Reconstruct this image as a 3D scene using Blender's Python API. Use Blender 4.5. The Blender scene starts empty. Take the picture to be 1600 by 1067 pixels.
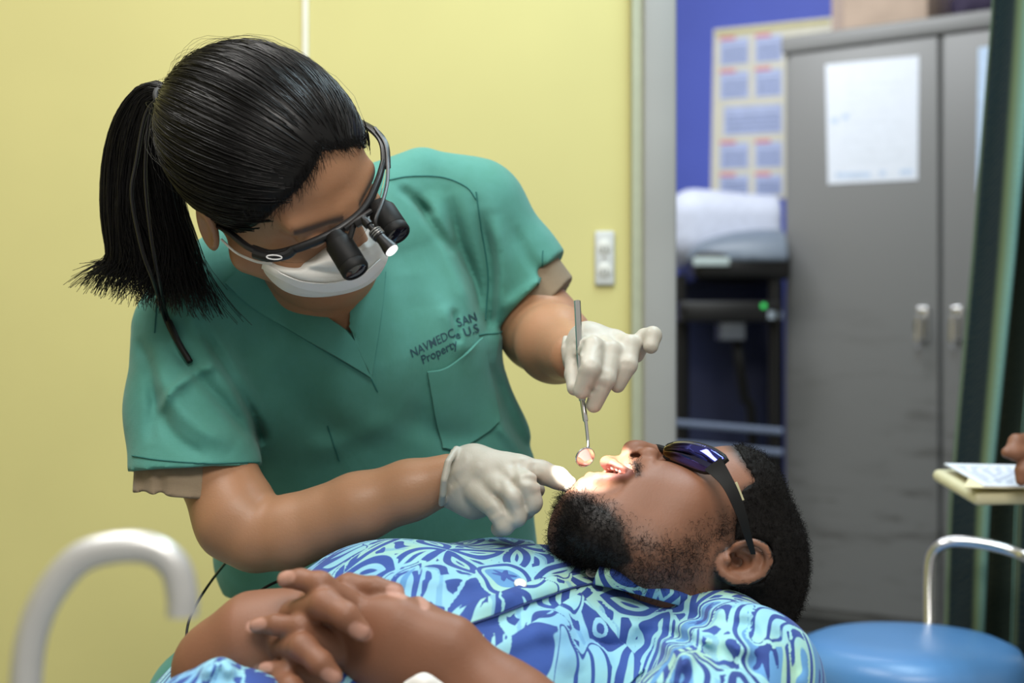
import bpy, bmesh, math, random
import numpy as np
from mathutils import Vector, Matrix
from mathutils.bvhtree import BVHTree

# ---------------------------------------------------------------- camera, world, lights, exposure
SC = bpy.context.scene
COL = SC.collection
CAMZ = 0.92
F = 2222.2                      # focal length in pixels of the 1600 px wide frame (50 mm on 36 mm)
CAM = np.array([0.0, 0.0, CAMZ])
cd = bpy.data.cameras.new('camera')
cd.lens = 50.0; cd.sensor_width = 36.0
cd.dof.use_dof = True; cd.dof.focus_distance = 1.38; cd.dof.aperture_fstop = 4.0
cam = bpy.data.objects.new('camera', cd); COL.objects.link(cam)
cam.location = CAM; cam.rotation_euler = (math.pi / 2, 0, 0)
SC.camera = cam
SC.view_settings.view_transform = 'Standard'
SC.view_settings.look = 'None'
SC.view_settings.gamma = 1.0
SC.view_settings.use_curve_mapping = False
SC.view_settings.exposure = 0.0
w = bpy.data.worlds.new('world'); SC.world = w; w.use_nodes = True
w.node_tree.nodes['Background'].inputs[0].default_value = (1.0, 0.97, 0.88, 1)
w.node_tree.nodes['Background'].inputs[1].default_value = 0.42

def area(name, loc, target, sx, sy, power, col):
    l = bpy.data.lights.new(name, 'AREA'); l.shape = 'RECTANGLE'; l.size = sx; l.size_y = sy
    l.energy = power; l.color = col
    o = bpy.data.objects.new(name, l); COL.objects.link(o); o.location = loc
    d = Vector(target) - Vector(loc); o.rotation_euler = d.to_track_quat('-Z', 'Y').to_euler()
    return o
for i in range(3):
    area('ceiling_tube_light', (0.30 + 0.16 * i, 1.75, 2.45), (0.30 + 0.16 * i, 1.75, 0), 0.07, 1.25, 8.5, (0.68, 0.90, 1.0))
area('ceiling_panel_light', (-0.75, 1.25, 2.45), (-0.75, 1.25, 0), 0.6, 1.2, 27, (1.0, 0.98, 0.94))
area('ceiling_panel_light', (0.2, -0.3, 2.45), (0.1, 1.2, 0.8), 1.2, 0.6, 38, (1.0, 0.96, 0.90))
area('back_room_light', (0.2, 3.7, 2.5), (0.7, 4.6, 1.2), 1.2, 0.5, 25, (0.92, 0.96, 1.0))

# ---------------------------------------------------------------- helpers
def P(px, py, Y):
    """world point seen at photo pixel (px, py) at distance Y"""
    return np.array([(px - 800.0) / F * Y, Y, CAMZ - (py - 533.5) / F * Y])
def PL(pts):
    return [P(*p) for p in pts]
def R(px, Y):                   # a length of px pixels at distance Y, in metres
    return px / F * Y
def V(*a): return np.array(a, float)
def nrm(v):
    v = np.asarray(v, float); return v / np.linalg.norm(v)

def tag(o, label=None, cat=None, group=None, kind=None):
    if label: o['label'] = label
    if cat: o['category'] = cat
    if group: o['group'] = group
    if kind: o['kind'] = kind
    return o
def empty(name, loc, label=None, cat=None, group=None):
    o = bpy.data.objects.new(name, None); COL.objects.link(o); o.location = loc
    o.empty_display_size = 0.05
    return tag(o, label, cat, group)
def adopt(o, parent):
    if parent is not None:
        bpy.context.view_layer.update()
        o.parent = parent
        o.matrix_parent_inverse = parent.matrix_world.inverted()
    return o

def mesh_np(name, v, f, m, parent=None, smooth=True, attrs=None):
    """mesh from numpy verts (n,3) and faces (list of lists, or int array (k,3|4)), in world coordinates"""
    me = bpy.data.meshes.new(name)
    v = np.asarray(v, np.float32)
    if isinstance(f, np.ndarray):
        k = f.shape[1]; n = len(f)
        me.vertices.add(len(v)); me.vertices.foreach_set('co', v.ravel())
        me.loops.add(n * k); me.loops.foreach_set('vertex_index', f.astype(np.int32).ravel())
        me.polygons.add(n)
        me.polygons.foreach_set('loop_start', np.arange(0, n * k, k, dtype=np.int32))
        me.update(calc_edges=True)
    else:
        me.from_pydata([tuple(map(float, x)) for x in v], [], [tuple(map(int, q)) for q in f])
        me.update()
    me.validate()
    if smooth: me.polygons.foreach_set('use_smooth', np.ones(len(me.polygons), bool))
    for an, av in (attrs or {}).items():
        if av.ndim == 1:
            a = me.attributes.new(an, 'FLOAT', 'POINT'); a.data.foreach_set('value', av.astype(np.float32))
        else:
            a = me.attributes.new(an, 'FLOAT_VECTOR', 'POINT'); a.data.foreach_set('vector', av.astype(np.float32).ravel())
    o = bpy.data.objects.new(name, me); COL.objects.link(o)
    if m: me.materials.append(m)
    return adopt(o, parent)

class MB:
    """collects simple shapes into one mesh"""
    def __init__(s): s.v = []; s.f = []
    def add(s, v, f):
        b = len(s.v); s.v += [tuple(map(float, x)) for x in v]; s.f += [tuple(i + b for i in q) for q in f]; return s
    def box(s, c, ax, half, bev=0.0):
        """oriented box: centre, 3 axes, half sizes; bevelled edges through bmesh"""
        bm = bmesh.new(); bmesh.ops.create_cube(bm, size=2)
        for q in bm.verts: q.co = Vector((q.co.x * half[0], q.co.y * half[1], q.co.z * half[2]))
        if bev > 0: bmesh.ops.bevel(bm, geom=bm.edges[:], offset=bev, segments=3, profile=.5, affect='EDGES')
        A = np.array([nrm(a) for a in ax]); c = np.asarray(c, float)
        bm.verts.index_update()
        vv = [c + A.T @ np.array(q.co) for q in bm.verts]; ff = [[q.index for q in p.verts] for p in bm.faces]
        bm.free(); return s.add(vv, ff)
    def abox(s, lo, hi, bev=0.0):
        lo = np.array(lo, float); hi = np.array(hi, float)
        return s.box((lo + hi) / 2, np.eye(3), (hi - lo) / 2, bev)
    def tube(s, pts, r, n=12, cap=True, squash=None):
        pts = [np.asarray(p, float) for p in pts]; k = len(pts)
        rr = r if hasattr(r, '__len__') else [r] * k
        t0 = nrm(pts[1] - pts[0]); up = V(0, 0, 1) if abs(t0[2]) < .9 else V(1, 0, 0)
        a = nrm(np.cross(t0, up)); vv = []; ff = []
        for i in range(k):
            t = nrm(pts[min(i + 1, k - 1)] - pts[max(i - 1, 0)])
            a = nrm(a - t * a.dot(t)); b = np.cross(t, a)
            for j in range(n):
                an = 2 * math.pi * j / n
                sa, sb = (1, 1) if squash is None else squash
                vv.append(pts[i] + rr[i] * (sa * math.cos(an) * a + sb * math.sin(an) * b))
        for i in range(k - 1):
            for j in range(n):
                ff.append((i * n + j, i * n + (j + 1) % n, (i + 1) * n + (j + 1) % n, (i + 1) * n + j))
        if cap: ff.append(tuple(range(n))[::-1]); ff.append(tuple(range((k - 1) * n, k * n)))
        return s.add(vv, ff)
    def lathe(s, base, axis, prof, n=32, ref=None):
        """prof = [(height along axis, radius)]"""
        t = nrm(axis); up = V(0, 0, 1) if abs(t[2]) < .9 else V(1, 0, 0)
        a = nrm(np.cross(t, up)) if ref is None else nrm(ref); b = np.cross(t, a); base = np.asarray(base, float)
        vv = []; ff = []
        for h, r in prof:
            for j in range(n):
                an = 2 * math.pi * j / n
                vv.append(base + t * h + max(r, 1e-5) * (math.cos(an) * a + math.sin(an) * b))
        k = len(prof)
        for i in range(k - 1):
            for j in range(n):
                ff.append((i * n + j, i * n + (j + 1) % n, (i + 1) * n + (j + 1) % n, (i + 1) * n + j))
        ff.append(tuple(range(n))[::-1]); ff.append(tuple(range((k - 1) * n, k * n)))
        return s.add(vv, ff)
    def grid(s, G, thick=0.0):
        """G (a,b,3) array of points; thick > 0 closes it into a slab below the points"""
        a, b = G.shape[:2]; q = lambda i, j: i * b + j
        ff = [(q(i, j), q(i + 1, j), q(i + 1, j + 1), q(i, j + 1)) for i in range(a - 1) for j in range(b - 1)]
        vv = G.reshape(-1, 3)
        if thick:
            du = np.gradient(G, axis=0); dv = np.gradient(G, axis=1); nn = np.cross(du, dv)
            nn /= np.linalg.norm(nn, axis=2, keepdims=True) + 1e-12
            v2 = (G - nn * thick).reshape(-1, 3); o = a * b
            f2 = [tuple(i + o for i in p[::-1]) for p in ff]
            rim = [q(i, 0) for i in range(a)] + [q(a - 1, j) for j in range(1, b)] + [q(i, b - 1) for i in range(a - 2, -1, -1)] + [q(0, j) for j in range(b - 2, 0, -1)]
            f3 = [(rim[i], rim[(i + 1) % len(rim)], rim[(i + 1) % len(rim)] + o, rim[i] + o)[::-1] for i in range(len(rim))]
            return s.add(np.concatenate([vv, v2]), ff + f2 + f3)
        return s.add(vv, ff)
    def build(s, name, m, parent=None, smooth=True, flat_angle=35):
        o = mesh_np(name, np.array(s.v), s.f, m, parent, smooth)
        if smooth and flat_angle:
            me = o.data; bm = bmesh.new(); bm.from_mesh(me)
            bmesh.ops.recalc_face_normals(bm, faces=bm.faces[:])
            ca = math.radians(flat_angle)
            for e in bm.edges:
                if len(e.link_faces) == 2 and e.calc_face_angle(0) > ca: e.smooth = False
            bm.to_mesh(me); bm.free()
        return o

def spline(pts, n):
    """Catmull-Rom through the points, n samples"""
    p = np.array(pts, float); k = len(p)
    if k == 2: return [p[0] + (p[1] - p[0]) * t for t in np.linspace(0, 1, n)]
    e = np.concatenate([[2 * p[0] - p[1]], p, [2 * p[-1] - p[-2]]]); out = []
    for t in np.linspace(0, k - 1, n):
        i = min(int(t), k - 2); u = t - i; a, b, c, d = e[i:i + 4]
        out.append(.5 * (2 * b + (c - a) * u + (2 * a - 5 * b + 4 * c - d) * u * u + (3 * b - a - 3 * c + d) * u ** 3))
    return out

# ---------------------------------------------------------------- signed-distance modelling (smooth unions, then surface nets)
class SDF:
    def __init__(s): s.ops = []; s.lo = V(9, 9, 9); s.hi = V(-9, -9, -9)
    def _reg(s, fn, lo, hi, k, op):
        s.ops.append((fn, np.asarray(lo, float), np.asarray(hi, float), k, op))
        if op == 'u': s.lo = np.minimum(s.lo, lo); s.hi = np.maximum(s.hi, hi)
        return s
    def cap(s, A, B, ra, rb, k=0.0, op='u'):
        A = np.asarray(A, float); B = np.asarray(B, float); ba = B - A; L = ba.dot(ba) + 1e-12
        def fn(X, Y, Z):
            x = X - A[0]; y = Y - A[1]; z = Z - A[2]
            t = np.clip((x * ba[0] + y * ba[1] + z * ba[2]) / L, 0, 1)
            return np.sqrt((x - t * ba[0]) ** 2 + (y - t * ba[1]) ** 2 + (z - t * ba[2]) ** 2) - (ra + (rb - ra) * t)
        r = max(ra, rb)
        return s._reg(fn, np.minimum(A, B) - r, np.maximum(A, B) + r, k, op)
    def chain(s, pts, rs, k=0.0, op='u', kj=0.0):
        """a tapered limb or finger through the points; only the whole joins the rest with k"""
        pts = [np.asarray(p, float) for p in pts]; q = SDF()
        rs = rs if hasattr(rs, '__len__') else [rs] * len(pts)
        for i in range(len(pts) - 1): q.cap(pts[i], pts[i + 1], rs[i], rs[i + 1])
        fns = [o[0] for o in q.ops]
        def fn(X, Y, Z):
            d = fns[0](X, Y, Z)
            for g in fns[1:]: d = smin(d, g(X, Y, Z), kj)
            return d
        return s._reg(fn, q.lo, q.hi, k, op)
    def ell(s, C, rad, ax=None, k=0.0, op='u'):
        C = np.asarray(C, float); A = np.eye(3) if ax is None else np.array([nrm(a) for a in ax]); r = np.asarray(rad, float)
        ext = np.sqrt(((A.T * r) ** 2).sum(1))
        def fn(X, Y, Z):
            x = X - C[0]; y = Y - C[1]; z = Z - C[2]; k0 = 0; k1 = 0
            for i in range(3):
                u = x * A[i, 0] + y * A[i, 1] + z * A[i, 2]
                k0 = k0 + (u / r[i]) ** 2; k1 = k1 + (u / r[i] ** 2) ** 2
            k0 = np.sqrt(k0); k1 = np.sqrt(k1) + 1e-9
            return k0 * (k0 - 1) / k1
        return s._reg(fn, C - ext, C + ext, k, op)
    def box(s, C, half, ax=None, rnd=0.0, k=0.0, op='u'):
        C = np.asarray(C, float); A = np.eye(3) if ax is None else np.array([nrm(a) for a in ax]); hf = np.asarray(half, float) - rnd
        ext = (np.abs(A.T) * (hf + rnd)).sum(1)
        def fn(X, Y, Z):
            x = X - C[0]; y = Y - C[1]; z = Z - C[2]; o = 0; mx = -1e9
            for i in range(3):
                u = np.abs(x * A[i, 0] + y * A[i, 1] + z * A[i, 2]) - hf[i]
                o = o + np.maximum(u, 0) ** 2; mx = np.maximum(mx, u)
            return np.sqrt(o) + np.minimum(mx, 0) - rnd
        return s._reg(fn, C - ext, C + ext, k, op)
    def loft(s, secs, k=0.0, op='u', kj=0.02):
        """secs: (centre, side vector, half width, half depth); elliptical sections joined along the spine"""
        secs = [(np.asarray(c, float), nrm(w), a, b) for c, w, a, b in secs]
        def seg(X, Y, Z, s0, s1):
            c0, w0, a0, b0 = s0; c1, w1, a1, b1 = s1
            ax = c1 - c0; L = np.linalg.norm(ax); ax = ax / L
            x = X - c0[0]; y = Y - c0[1]; z = Z - c0[2]
            h = x * ax[0] + y * ax[1] + z * ax[2]; t = np.clip(h / L, 0, 1); ex = h - t * L
            sx = w0[0] + (w1[0] - w0[0]) * t; sy = w0[1] + (w1[1] - w0[1]) * t; sz = w0[2] + (w1[2] - w0[2]) * t
            dt = sx * ax[0] + sy * ax[1] + sz * ax[2]
            sx = sx - dt * ax[0]; sy = sy - dt * ax[1]; sz = sz - dt * ax[2]
            nl = np.sqrt(sx * sx + sy * sy + sz * sz) + 1e-9; sx = sx / nl; sy = sy / nl; sz = sz / nl
            u = x * sx + y * sy + z * sz
            px_ = x - h * ax[0] - u * sx; py_ = y - h * ax[1] - u * sy; pz_ = z - h * ax[2] - u * sz
            v2 = px_ ** 2 + py_ ** 2 + pz_ ** 2
            a = a0 + (a1 - a0) * t; b = b0 + (b1 - b0) * t; m = np.minimum(a, b)
            k0 = np.sqrt((u / a) ** 2 + v2 / b ** 2 + (ex / m) ** 2)
            k1 = np.sqrt((u / a ** 2) ** 2 + v2 / b ** 4 + (ex / m ** 2) ** 2) + 1e-9
            return k0 * (k0 - 1) / k1
        def fn(X, Y, Z):
            d = seg(X, Y, Z, secs[0], secs[1])
            for i in range(1, len(secs) - 1): d = smin(d, seg(X, Y, Z, secs[i], secs[i + 1]), kj)
            return d
        r = max(max(a, b) for _, _, a, b in secs); cs = np.array([c for c, *_ in secs])
        return s._reg(fn, cs.min(0) - r, cs.max(0) + r, k, op)
    def plane(s, C, n, lo=None, hi=None, k=0.0):
        """cut away the side the normal points to (within lo..hi)"""
        C = np.asarray(C, float); n = nrm(n)
        def fn(X, Y, Z): return -((X - C[0]) * n[0] + (Y - C[1]) * n[1] + (Z - C[2]) * n[2])
        return s._reg(fn, V(-9, -9, -9) if lo is None else lo, V(9, 9, 9) if hi is None else hi, k, 's')
    def prism(s, poly, y0, y1, k=0.0, op='s'):
        """outline traced at its own distance and cut to depth y0..y1"""
        poly = np.array(poly, float)
        def fn(X, Y, Z):
            U = 800 + F * X / Y + 0 * Z; W = 533.5 - F * (Z - CAMZ) / Y + 0 * X
            d = np.full(np.broadcast(U, W).shape, 1e9); ins = np.zeros(d.shape, bool)
            n = len(poly)
            for i in range(n):
                a = poly[i]; b = poly[(i + 1) % n]; e = b - a
                wx = U - a[0]; wy = W - a[1]; t = np.clip((wx * e[0] + wy * e[1]) / (e @ e), 0, 1)
                d = np.minimum(d, (wx - t * e[0]) ** 2 + (wy - t * e[1]) ** 2)
                c = ((a[1] > W) != (b[1] > W)) & (U < (b[0] - a[0]) * (W - a[1]) / (b[1] - a[1] + 1e-12) + a[0])
                ins ^= c
            d = np.sqrt(d) * Y / F; d = np.where(ins, -d, d)
            return np.maximum(d, np.maximum(y0 - Y, Y - y1))
        pts = np.array([P(x, y, Y) for x, y in poly for Y in (y0, y1)])
        return s._reg(fn, pts.min(0), pts.max(0), k, op)
    def crease(s, line, amp, sig, y0, y1, taper=True):
        """a fold along a line: amp > 0 raises a ridge, amp < 0 presses a groove; sig = width in photo pixels"""
        line = np.array(spline(line, max(2, 5 * len(line))), float)
        def fn(X, Y, Z):
            U = 800 + F * X / Y + 0 * Z; W = 533.5 - F * (Z - CAMZ) / Y + 0 * X
            best = np.full(np.broadcast(U, W).shape, 1e9); tt = np.zeros(best.shape); n = len(line) - 1
            for i in range(n):
                a = line[i]; e = line[i + 1] - a
                wx = U - a[0]; wy = W - a[1]; t = np.clip((wx * e[0] + wy * e[1]) / (e @ e + 1e-9), 0, 1)
                d = (wx - t * e[0]) ** 2 + (wy - t * e[1]) ** 2
                m = d < best; best = np.where(m, d, best); tt = np.where(m, (i + t) / n, tt)
            g = np.exp(-best / (2 * sig * sig))
            if taper: g = g * np.clip(np.sin(np.pi * np.clip(tt, .03, .97)) * 1.6, 0, 1)
            return -amp * g
        pad = 3.5 * sig
        x0, yy0 = line.min(0) - pad; x1, yy1 = line.max(0) + pad
        pts = np.array([P(x, y, Y) for x in (x0, x1) for y in (yy0, yy1) for Y in (y0, y1)])
        return s._reg(fn, pts.min(0), pts.max(0), 0, 'a')
    def value(s, X, Y, Z):
        d = np.full(np.broadcast(X, Y, Z).shape, 1.0, np.float32)
        for fn, l, u, k, op in s.ops:
            g = fn(X, Y, Z)
            d = smin(d, g, k) if op == 'u' else -smin(-d, g, k) if op == 's' else -smin(-d, -g, k) if op == 'i' else d + g
        return d
    def group(s, q, k=0.0):
        return s._reg(q.value, q.lo, q.hi, k, 'u')
    def wob(s, fn, lo=None, hi=None):
        return s._reg(fn, V(-9, -9, -9) if lo is None else lo, V(9, 9, 9) if hi is None else hi, 0, 'a')
    def mesh(s, h, grow=0.0, smooth=1):
        pad = 4 * h + grow + .004
        lo = s.lo - pad; hi = s.hi + pad
        n = np.ceil((hi - lo) / h).astype(int) + 1
        ax = [lo[i] + h * np.arange(n[i]) for i in range(3)]
        D = np.full(tuple(n), 1.0, np.float32)
        for fn, l, u, k, op in s.ops:
            m = k + 5 * h + .003
            if op == 'a': m = 0
            if op == 'i': l = lo; u = hi
            i0 = [int(np.clip(np.searchsorted(ax[i], l[i] - m), 0, n[i])) for i in range(3)]
            i1 = [int(np.clip(np.searchsorted(ax[i], u[i] + m), 0, n[i])) for i in range(3)]
            if min(i1[i] - i0[i] for i in range(3)) <= 0: continue
            sl = tuple(slice(i0[i], i1[i]) for i in range(3))
            X = ax[0][sl[0]][:, None, None].astype(np.float32); Y = ax[1][sl[1]][None, :, None].astype(np.float32); Z = ax[2][sl[2]][None, None, :].astype(np.float32)
            d = D[sl]; g = fn(X, Y, Z).astype(np.float32)
            if op == 'u': d[...] = smin(d, g, k)
            elif op == 's': d[...] = -smin(-d, g, k)
            elif op == 'i': d[...] = -smin(-d, -g, k)
            else: d += g
        D -= grow
        v, f = nets(D)
        v = lo + h * v
        if smooth: v = relax(v, f, smooth)
        return v, f

def smin(a, b, k):
    if k <= 0: return np.minimum(a, b)
    h = np.maximum(k - np.abs(a - b), 0) / k
    return np.minimum(a, b) - h * h * k * .25

def nets(D):
    n = D.shape; I = D < 0
    c = I[:-1, :-1, :-1]; any_ = np.zeros(c.shape, bool)
    for dx in (0, 1):
        for dy in (0, 1):
            for dz in (0, 1):
                if dx + dy + dz: any_ |= I[dx:n[0] - 1 + dx, dy:n[1] - 1 + dy, dz:n[2] - 1 + dz] != c
    cx, cy, cz = np.nonzero(any_)
    idx = np.full(c.shape, -1, np.int32); idx[cx, cy, cz] = np.arange(len(cx))
    corners = [(0, 0, 0), (1, 0, 0), (0, 1, 0), (1, 1, 0), (0, 0, 1), (1, 0, 1), (0, 1, 1), (1, 1, 1)]
    vals = np.stack([D[cx + a, cy + b, cz + e] for a, b, e in corners], 1)
    acc = np.zeros((len(cx), 3)); cnt = np.zeros(len(cx))
    for a in range(8):
        for ax in range(3):
            if corners[a][ax]: continue
            b = a + (1, 2, 4)[ax]
            va, vb = vals[:, a], vals[:, b]; m = (va < 0) != (vb < 0)
            t = np.where(m, va / np.where(m, va - vb, 1), 0)
            p = np.tile(np.array(corners[a], float), (len(cx), 1)); p[:, ax] += t
            acc[m] += p[m]; cnt += m
    v = acc / cnt[:, None] + np.stack([cx, cy, cz], 1)
    faces = []
    for ax in range(3):
        sl0 = [slice(1, -1)] * 3; sl1 = [slice(1, -1)] * 3
        sl0[ax] = slice(0, n[ax] - 1); sl1[ax] = slice(1, n[ax])
        A = I[tuple(sl0)]; B = I[tuple(sl1)]
        q = np.array(np.nonzero(A != B))
        inside0 = A[tuple(q)]
        off = np.ones(3, int); off[ax] = 0
        e = q + off[:, None]
        o1, o2 = [i for i in range(3) if i != ax]
        d1 = np.zeros((3, 1), int); d1[o1] = 1; d2 = np.zeros((3, 1), int); d2[o2] = 1
        w = [idx[tuple(e - d1 - d2)], idx[tuple(e - d2)], idx[tuple(e)], idx[tuple(e - d1)]]
        fq = np.stack(w, 1)
        flip = inside0 if ax != 1 else ~inside0
        fq[~flip] = fq[~flip][:, ::-1]
        faces.append(fq)
    return v, np.concatenate(faces)

def relax(v, f, it):
    e = np.concatenate([f[:, [0, 1]], f[:, [1, 2]], f[:, [2, 3]], f[:, [3, 0]]])
    a = np.concatenate([e[:, 0], e[:, 1]]); b = np.concatenate([e[:, 1], e[:, 0]])
    deg = np.bincount(a, minlength=len(v)).astype(float)[:, None] + 1e-9
    for _ in range(it):
        for lam in (.5, -.45):
            m = np.stack([np.bincount(a, weights=v[b, i], minlength=len(v)) for i in range(3)], 1) / deg
            v = v + lam * (m - v)
    return v

def pix(v):
    """photo pixel of world points (n,3)"""
    return 800 + F * v[:, 0] / v[:, 1], 533.5 - F * (v[:, 2] - CAMZ) / v[:, 1]
def vnormals(v, f):
    n = np.cross(v[f[:, 2]] - v[f[:, 0]], v[f[:, 3]] - v[f[:, 1]])
    out = np.zeros_like(v)
    for j in range(4):
        for i in range(3): out[:, i] += np.bincount(f[:, j], weights=n[:, i], minlength=len(v))
    return out / (np.linalg.norm(out, axis=1, keepdims=True) + 1e-12)
def polydist(U, W, poly):
    """signed distance in pixels to a closed outline, negative inside"""
    poly = np.array(poly, float); d = np.full(U.shape, 1e9); ins = np.zeros(U.shape, bool); n = len(poly)
    for i in range(n):
        a = poly[i]; b = poly[(i + 1) % n]; e = b - a
        wx = U - a[0]; wy = W - a[1]; t = np.clip((wx * e[0] + wy * e[1]) / (e @ e + 1e-9), 0, 1)
        d = np.minimum(d, (wx - t * e[0]) ** 2 + (wy - t * e[1]) ** 2)
        ins ^= ((a[1] > W) != (b[1] > W)) & (U < (b[0] - a[0]) * (W - a[1]) / (b[1] - a[1] + 1e-12) + a[0])
    d = np.sqrt(d); return np.where(ins, -d, d)
def linedist(U, W, line):
    line = np.array(line, float); d = np.full(U.shape, 1e9)
    for i in range(len(line) - 1):
        a = line[i]; e = line[i + 1] - a
        wx = U - a[0]; wy = W - a[1]; t = np.clip((wx * e[0] + wy * e[1]) / (e @ e + 1e-9), 0, 1)
        d = np.minimum(d, (wx - t * e[0]) ** 2 + (wy - t * e[1]) ** 2)
    return np.sqrt(d)

def bvh_of(v, f): return BVHTree.FromPolygons([tuple(x) for x in v], [tuple(int(i) for i in q) for q in f])
def cast(bvh, px, py, off=0.0, Yd=None):
    """the point of a surface that lies at this photo pixel, lifted off along its normal"""
    d = Vector(P(px, py, 1.0) - CAM)
    h, n, i, t = bvh.ray_cast(Vector(CAM), d.normalized())
    if h is None: return P(px, py, Yd) if Yd else None
    if n.dot(d) > 0: n = -n
    return np.array(h + n * off)
def surf_grid(bvh, A, B, nu, nv, off, Yd=None):
    """points over a surface between two traced lines A and B"""
    A = np.array(spline(A, nu)); B = np.array(spline(B, nu)); G = np.zeros((nu, nv, 3))
    for i in range(nu):
        for j in range(nv):
            q = A[i] + (B[i] - A[i]) * j / (nv - 1); G[i, j] = cast(bvh, q[0], q[1], off, Yd)
    return G

def strands(paths, r0, r1, sides=3):
    """paths (n,k,3) -> thin tapered tubes in one mesh"""
    n, k, _ = paths.shape
    T = np.gradient(paths, axis=1); T /= np.linalg.norm(T, axis=2, keepdims=True) + 1e-12
    rnd = np.random.default_rng(5).normal(size=(n, 1, 3)); A = np.cross(T, rnd); A /= np.linalg.norm(A, axis=2, keepdims=True) + 1e-12
    B = np.cross(T, A); rr = np.linspace(r0, r1, k)[None, :, None]
    ring = [paths + rr * (math.cos(2 * math.pi * j / sides) * A + math.sin(2 * math.pi * j / sides) * B) for j in range(sides)]
    v = np.stack(ring, 2).reshape(-1, 3)
    base = (np.arange(n)[:, None] * k + np.arange(k - 1)[None, :]).reshape(-1) * sides
    f = np.concatenate([np.stack([base + j, base + (j + 1) % sides, base + sides + (j + 1) % sides, base + sides + j], 1) for j in range(sides)])
    return v, f

# ---------------------------------------------------------------- materials
class N:
    def __init__(s, name):
        s.m = bpy.data.materials.new(name); s.m.use_nodes = True; s.t = s.m.node_tree
        s.b = s.t.nodes['Principled BSDF']
    def node(s, typ, **kw):
        n = s.t.nodes.new(typ)
        for k, v in kw.items(): setattr(n, k, v)
        return n
    def link(s, a, b): s.t.links.new(a, b)
    def set(s, **kw):
        for k, v in kw.items():
            i = s.b.inputs[k.replace('_', ' ')]
            i.default_value = (*v, 1) if hasattr(v, '__len__') and len(v) == 3 and i.type == 'RGBA' else v
        return s
    def coord(s, scale=(1, 1, 1), which='Object', rot=(0, 0, 0)):
        c = s.node('ShaderNodeTexCoord'); m = s.node('ShaderNodeMapping')
        m.inputs['Scale'].default_value = scale; m.inputs['Rotation'].default_value = rot
        s.link(c.outputs[which], m.inputs['Vector']); return m.outputs[0]
    def noise(s, scale, detail=2, rough=.5, vec=None, dist=0):
        n = s.node('ShaderNodeTexNoise'); n.inputs['Scale'].default_value = scale; n.inputs['Detail'].default_value = detail
        n.inputs['Roughness'].default_value = rough; n.inputs['Distortion'].default_value = dist
        s.link(vec if vec is not None else s.coord(), n.inputs['Vector']); return n.outputs[0]
    def ramp(s, fac, stops, interp='LINEAR'):
        r = s.node('ShaderNodeValToRGB'); r.color_ramp.interpolation = interp
        e = r.color_ramp.elements
        e.remove(e[1]); stops = sorted(stops, key=lambda q: q[0])
        for i, (p, c) in enumerate(stops):
            q = e[0] if i == 0 else e.new(p)
            if i == 0: q.position = p
            q.color = (*c, 1) if hasattr(c, '__len__') else (c, c, c, 1)
        s.link(fac, r.inputs[0]); return r.outputs[0]
    def attr(s, name):
        a = s.node('ShaderNodeAttribute'); a.attribute_name = name; return a.outputs['Fac']
    def mix(s, fac, a, b):
        x = s.node('ShaderNodeMix', data_type='RGBA')
        for i, v in ((0, fac), (6, a), (7, b)):
            if hasattr(v, 'is_output'): s.link(v, x.inputs[i])
            else: x.inputs[i].default_value = (*v, 1) if hasattr(v, '__len__') else v
        return x.outputs[2]
    def math(s, op, a, b=None):
        x = s.node('ShaderNodeMath', operation=op)
        for i, v in ((0, a), (1, b)):
            if v is None: continue
            if hasattr(v, 'is_output'): s.link(v, x.inputs[i])
            else: x.inputs[i].default_value = v
        return x.outputs[0]
    def color(s, c): s.link(c, s.b.inputs['Base Color']); return s
    def bump(s, h, strength=.3, dist=.002):
        b = s.node('ShaderNodeBump'); b.inputs['Strength'].default_value = strength; b.inputs['Distance'].default_value = dist
        s.link(h, b.inputs['Height']); s.link(b.outputs[0], s.b.inputs['Normal']); return s

def plain(name, col, rough=.5, metal=0.0, spec=.5, var=.06, scale=40, bump=0.0, bscale=200, **kw):
    n = N(name); n.set(Roughness=rough, Metallic=metal); n.b.inputs['Specular IOR Level'].default_value = spec
    lo = tuple(c * (1 - var) for c in col); hi = tuple(min(1, c * (1 + var)) for c in col)
    n.color(n.ramp(n.noise(scale, 3), [(.3, lo), (.7, hi)]))
    if bump: n.bump(n.noise(bscale, 3), bump, .002)
    for k, v in kw.items(): n.set(**{k: v})
    return n.m

M = {}
M['yellow'] = plain('yellow_wall_paint', (.595, .54, .225), .6, var=.03, scale=3, bump=.08, bscale=260, spec=.3)
M['frame_grey'] = plain('grey_frame_paint', (.30, .30, .29), .5, var=.05, scale=5)
M['frame_edge'] = plain('frame_edge_yellow_bounce', (.38, .40, .29), .55, var=.04)  # yellow light caught by the frame's return, put into the colour
M['trim_white'] = plain('white_trim', (.75, .73, .62), .45, var=.03)
M['blue'] = plain('blue_wall_paint', (.085, .125, .56), .6, var=.05, scale=3)
M['floor'] = plain('grey_floor', (.33, .34, .34), .35, var=.1, scale=8)
M['ceiling'] = plain('white_ceiling', (.75, .75, .73), .8, var=.02)
M['chrome'] = plain('chrome', (.75, .75, .76), .18, 1.0, var=.02)
M['steel'] = plain('brushed_steel', (.62, .62, .60), .28, 1.0, var=.04)
M['alu'] = plain('satin_aluminium', (.62, .62, .61), .38, .6, var=.03)
M['black'] = plain('black_plastic', (.006, .006, .0065), .38, var=.1, spec=.4)
M['black_matte'] = plain('matte_black_rubber', (.006, .006, .006), .55, var=.1, spec=.22)
M['stool_blue'] = plain('blue_vinyl', (.085, .235, .50), .33, var=.04, scale=9, bump=.05, bscale=300)
M['vinyl'] = plain('grey_olive_vinyl', (.16, .17, .14), .45, var=.06, bump=.1, bscale=400)
M['cream'] = plain('cream_plastic', (.60, .56, .36), .4, var=.03)
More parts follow.
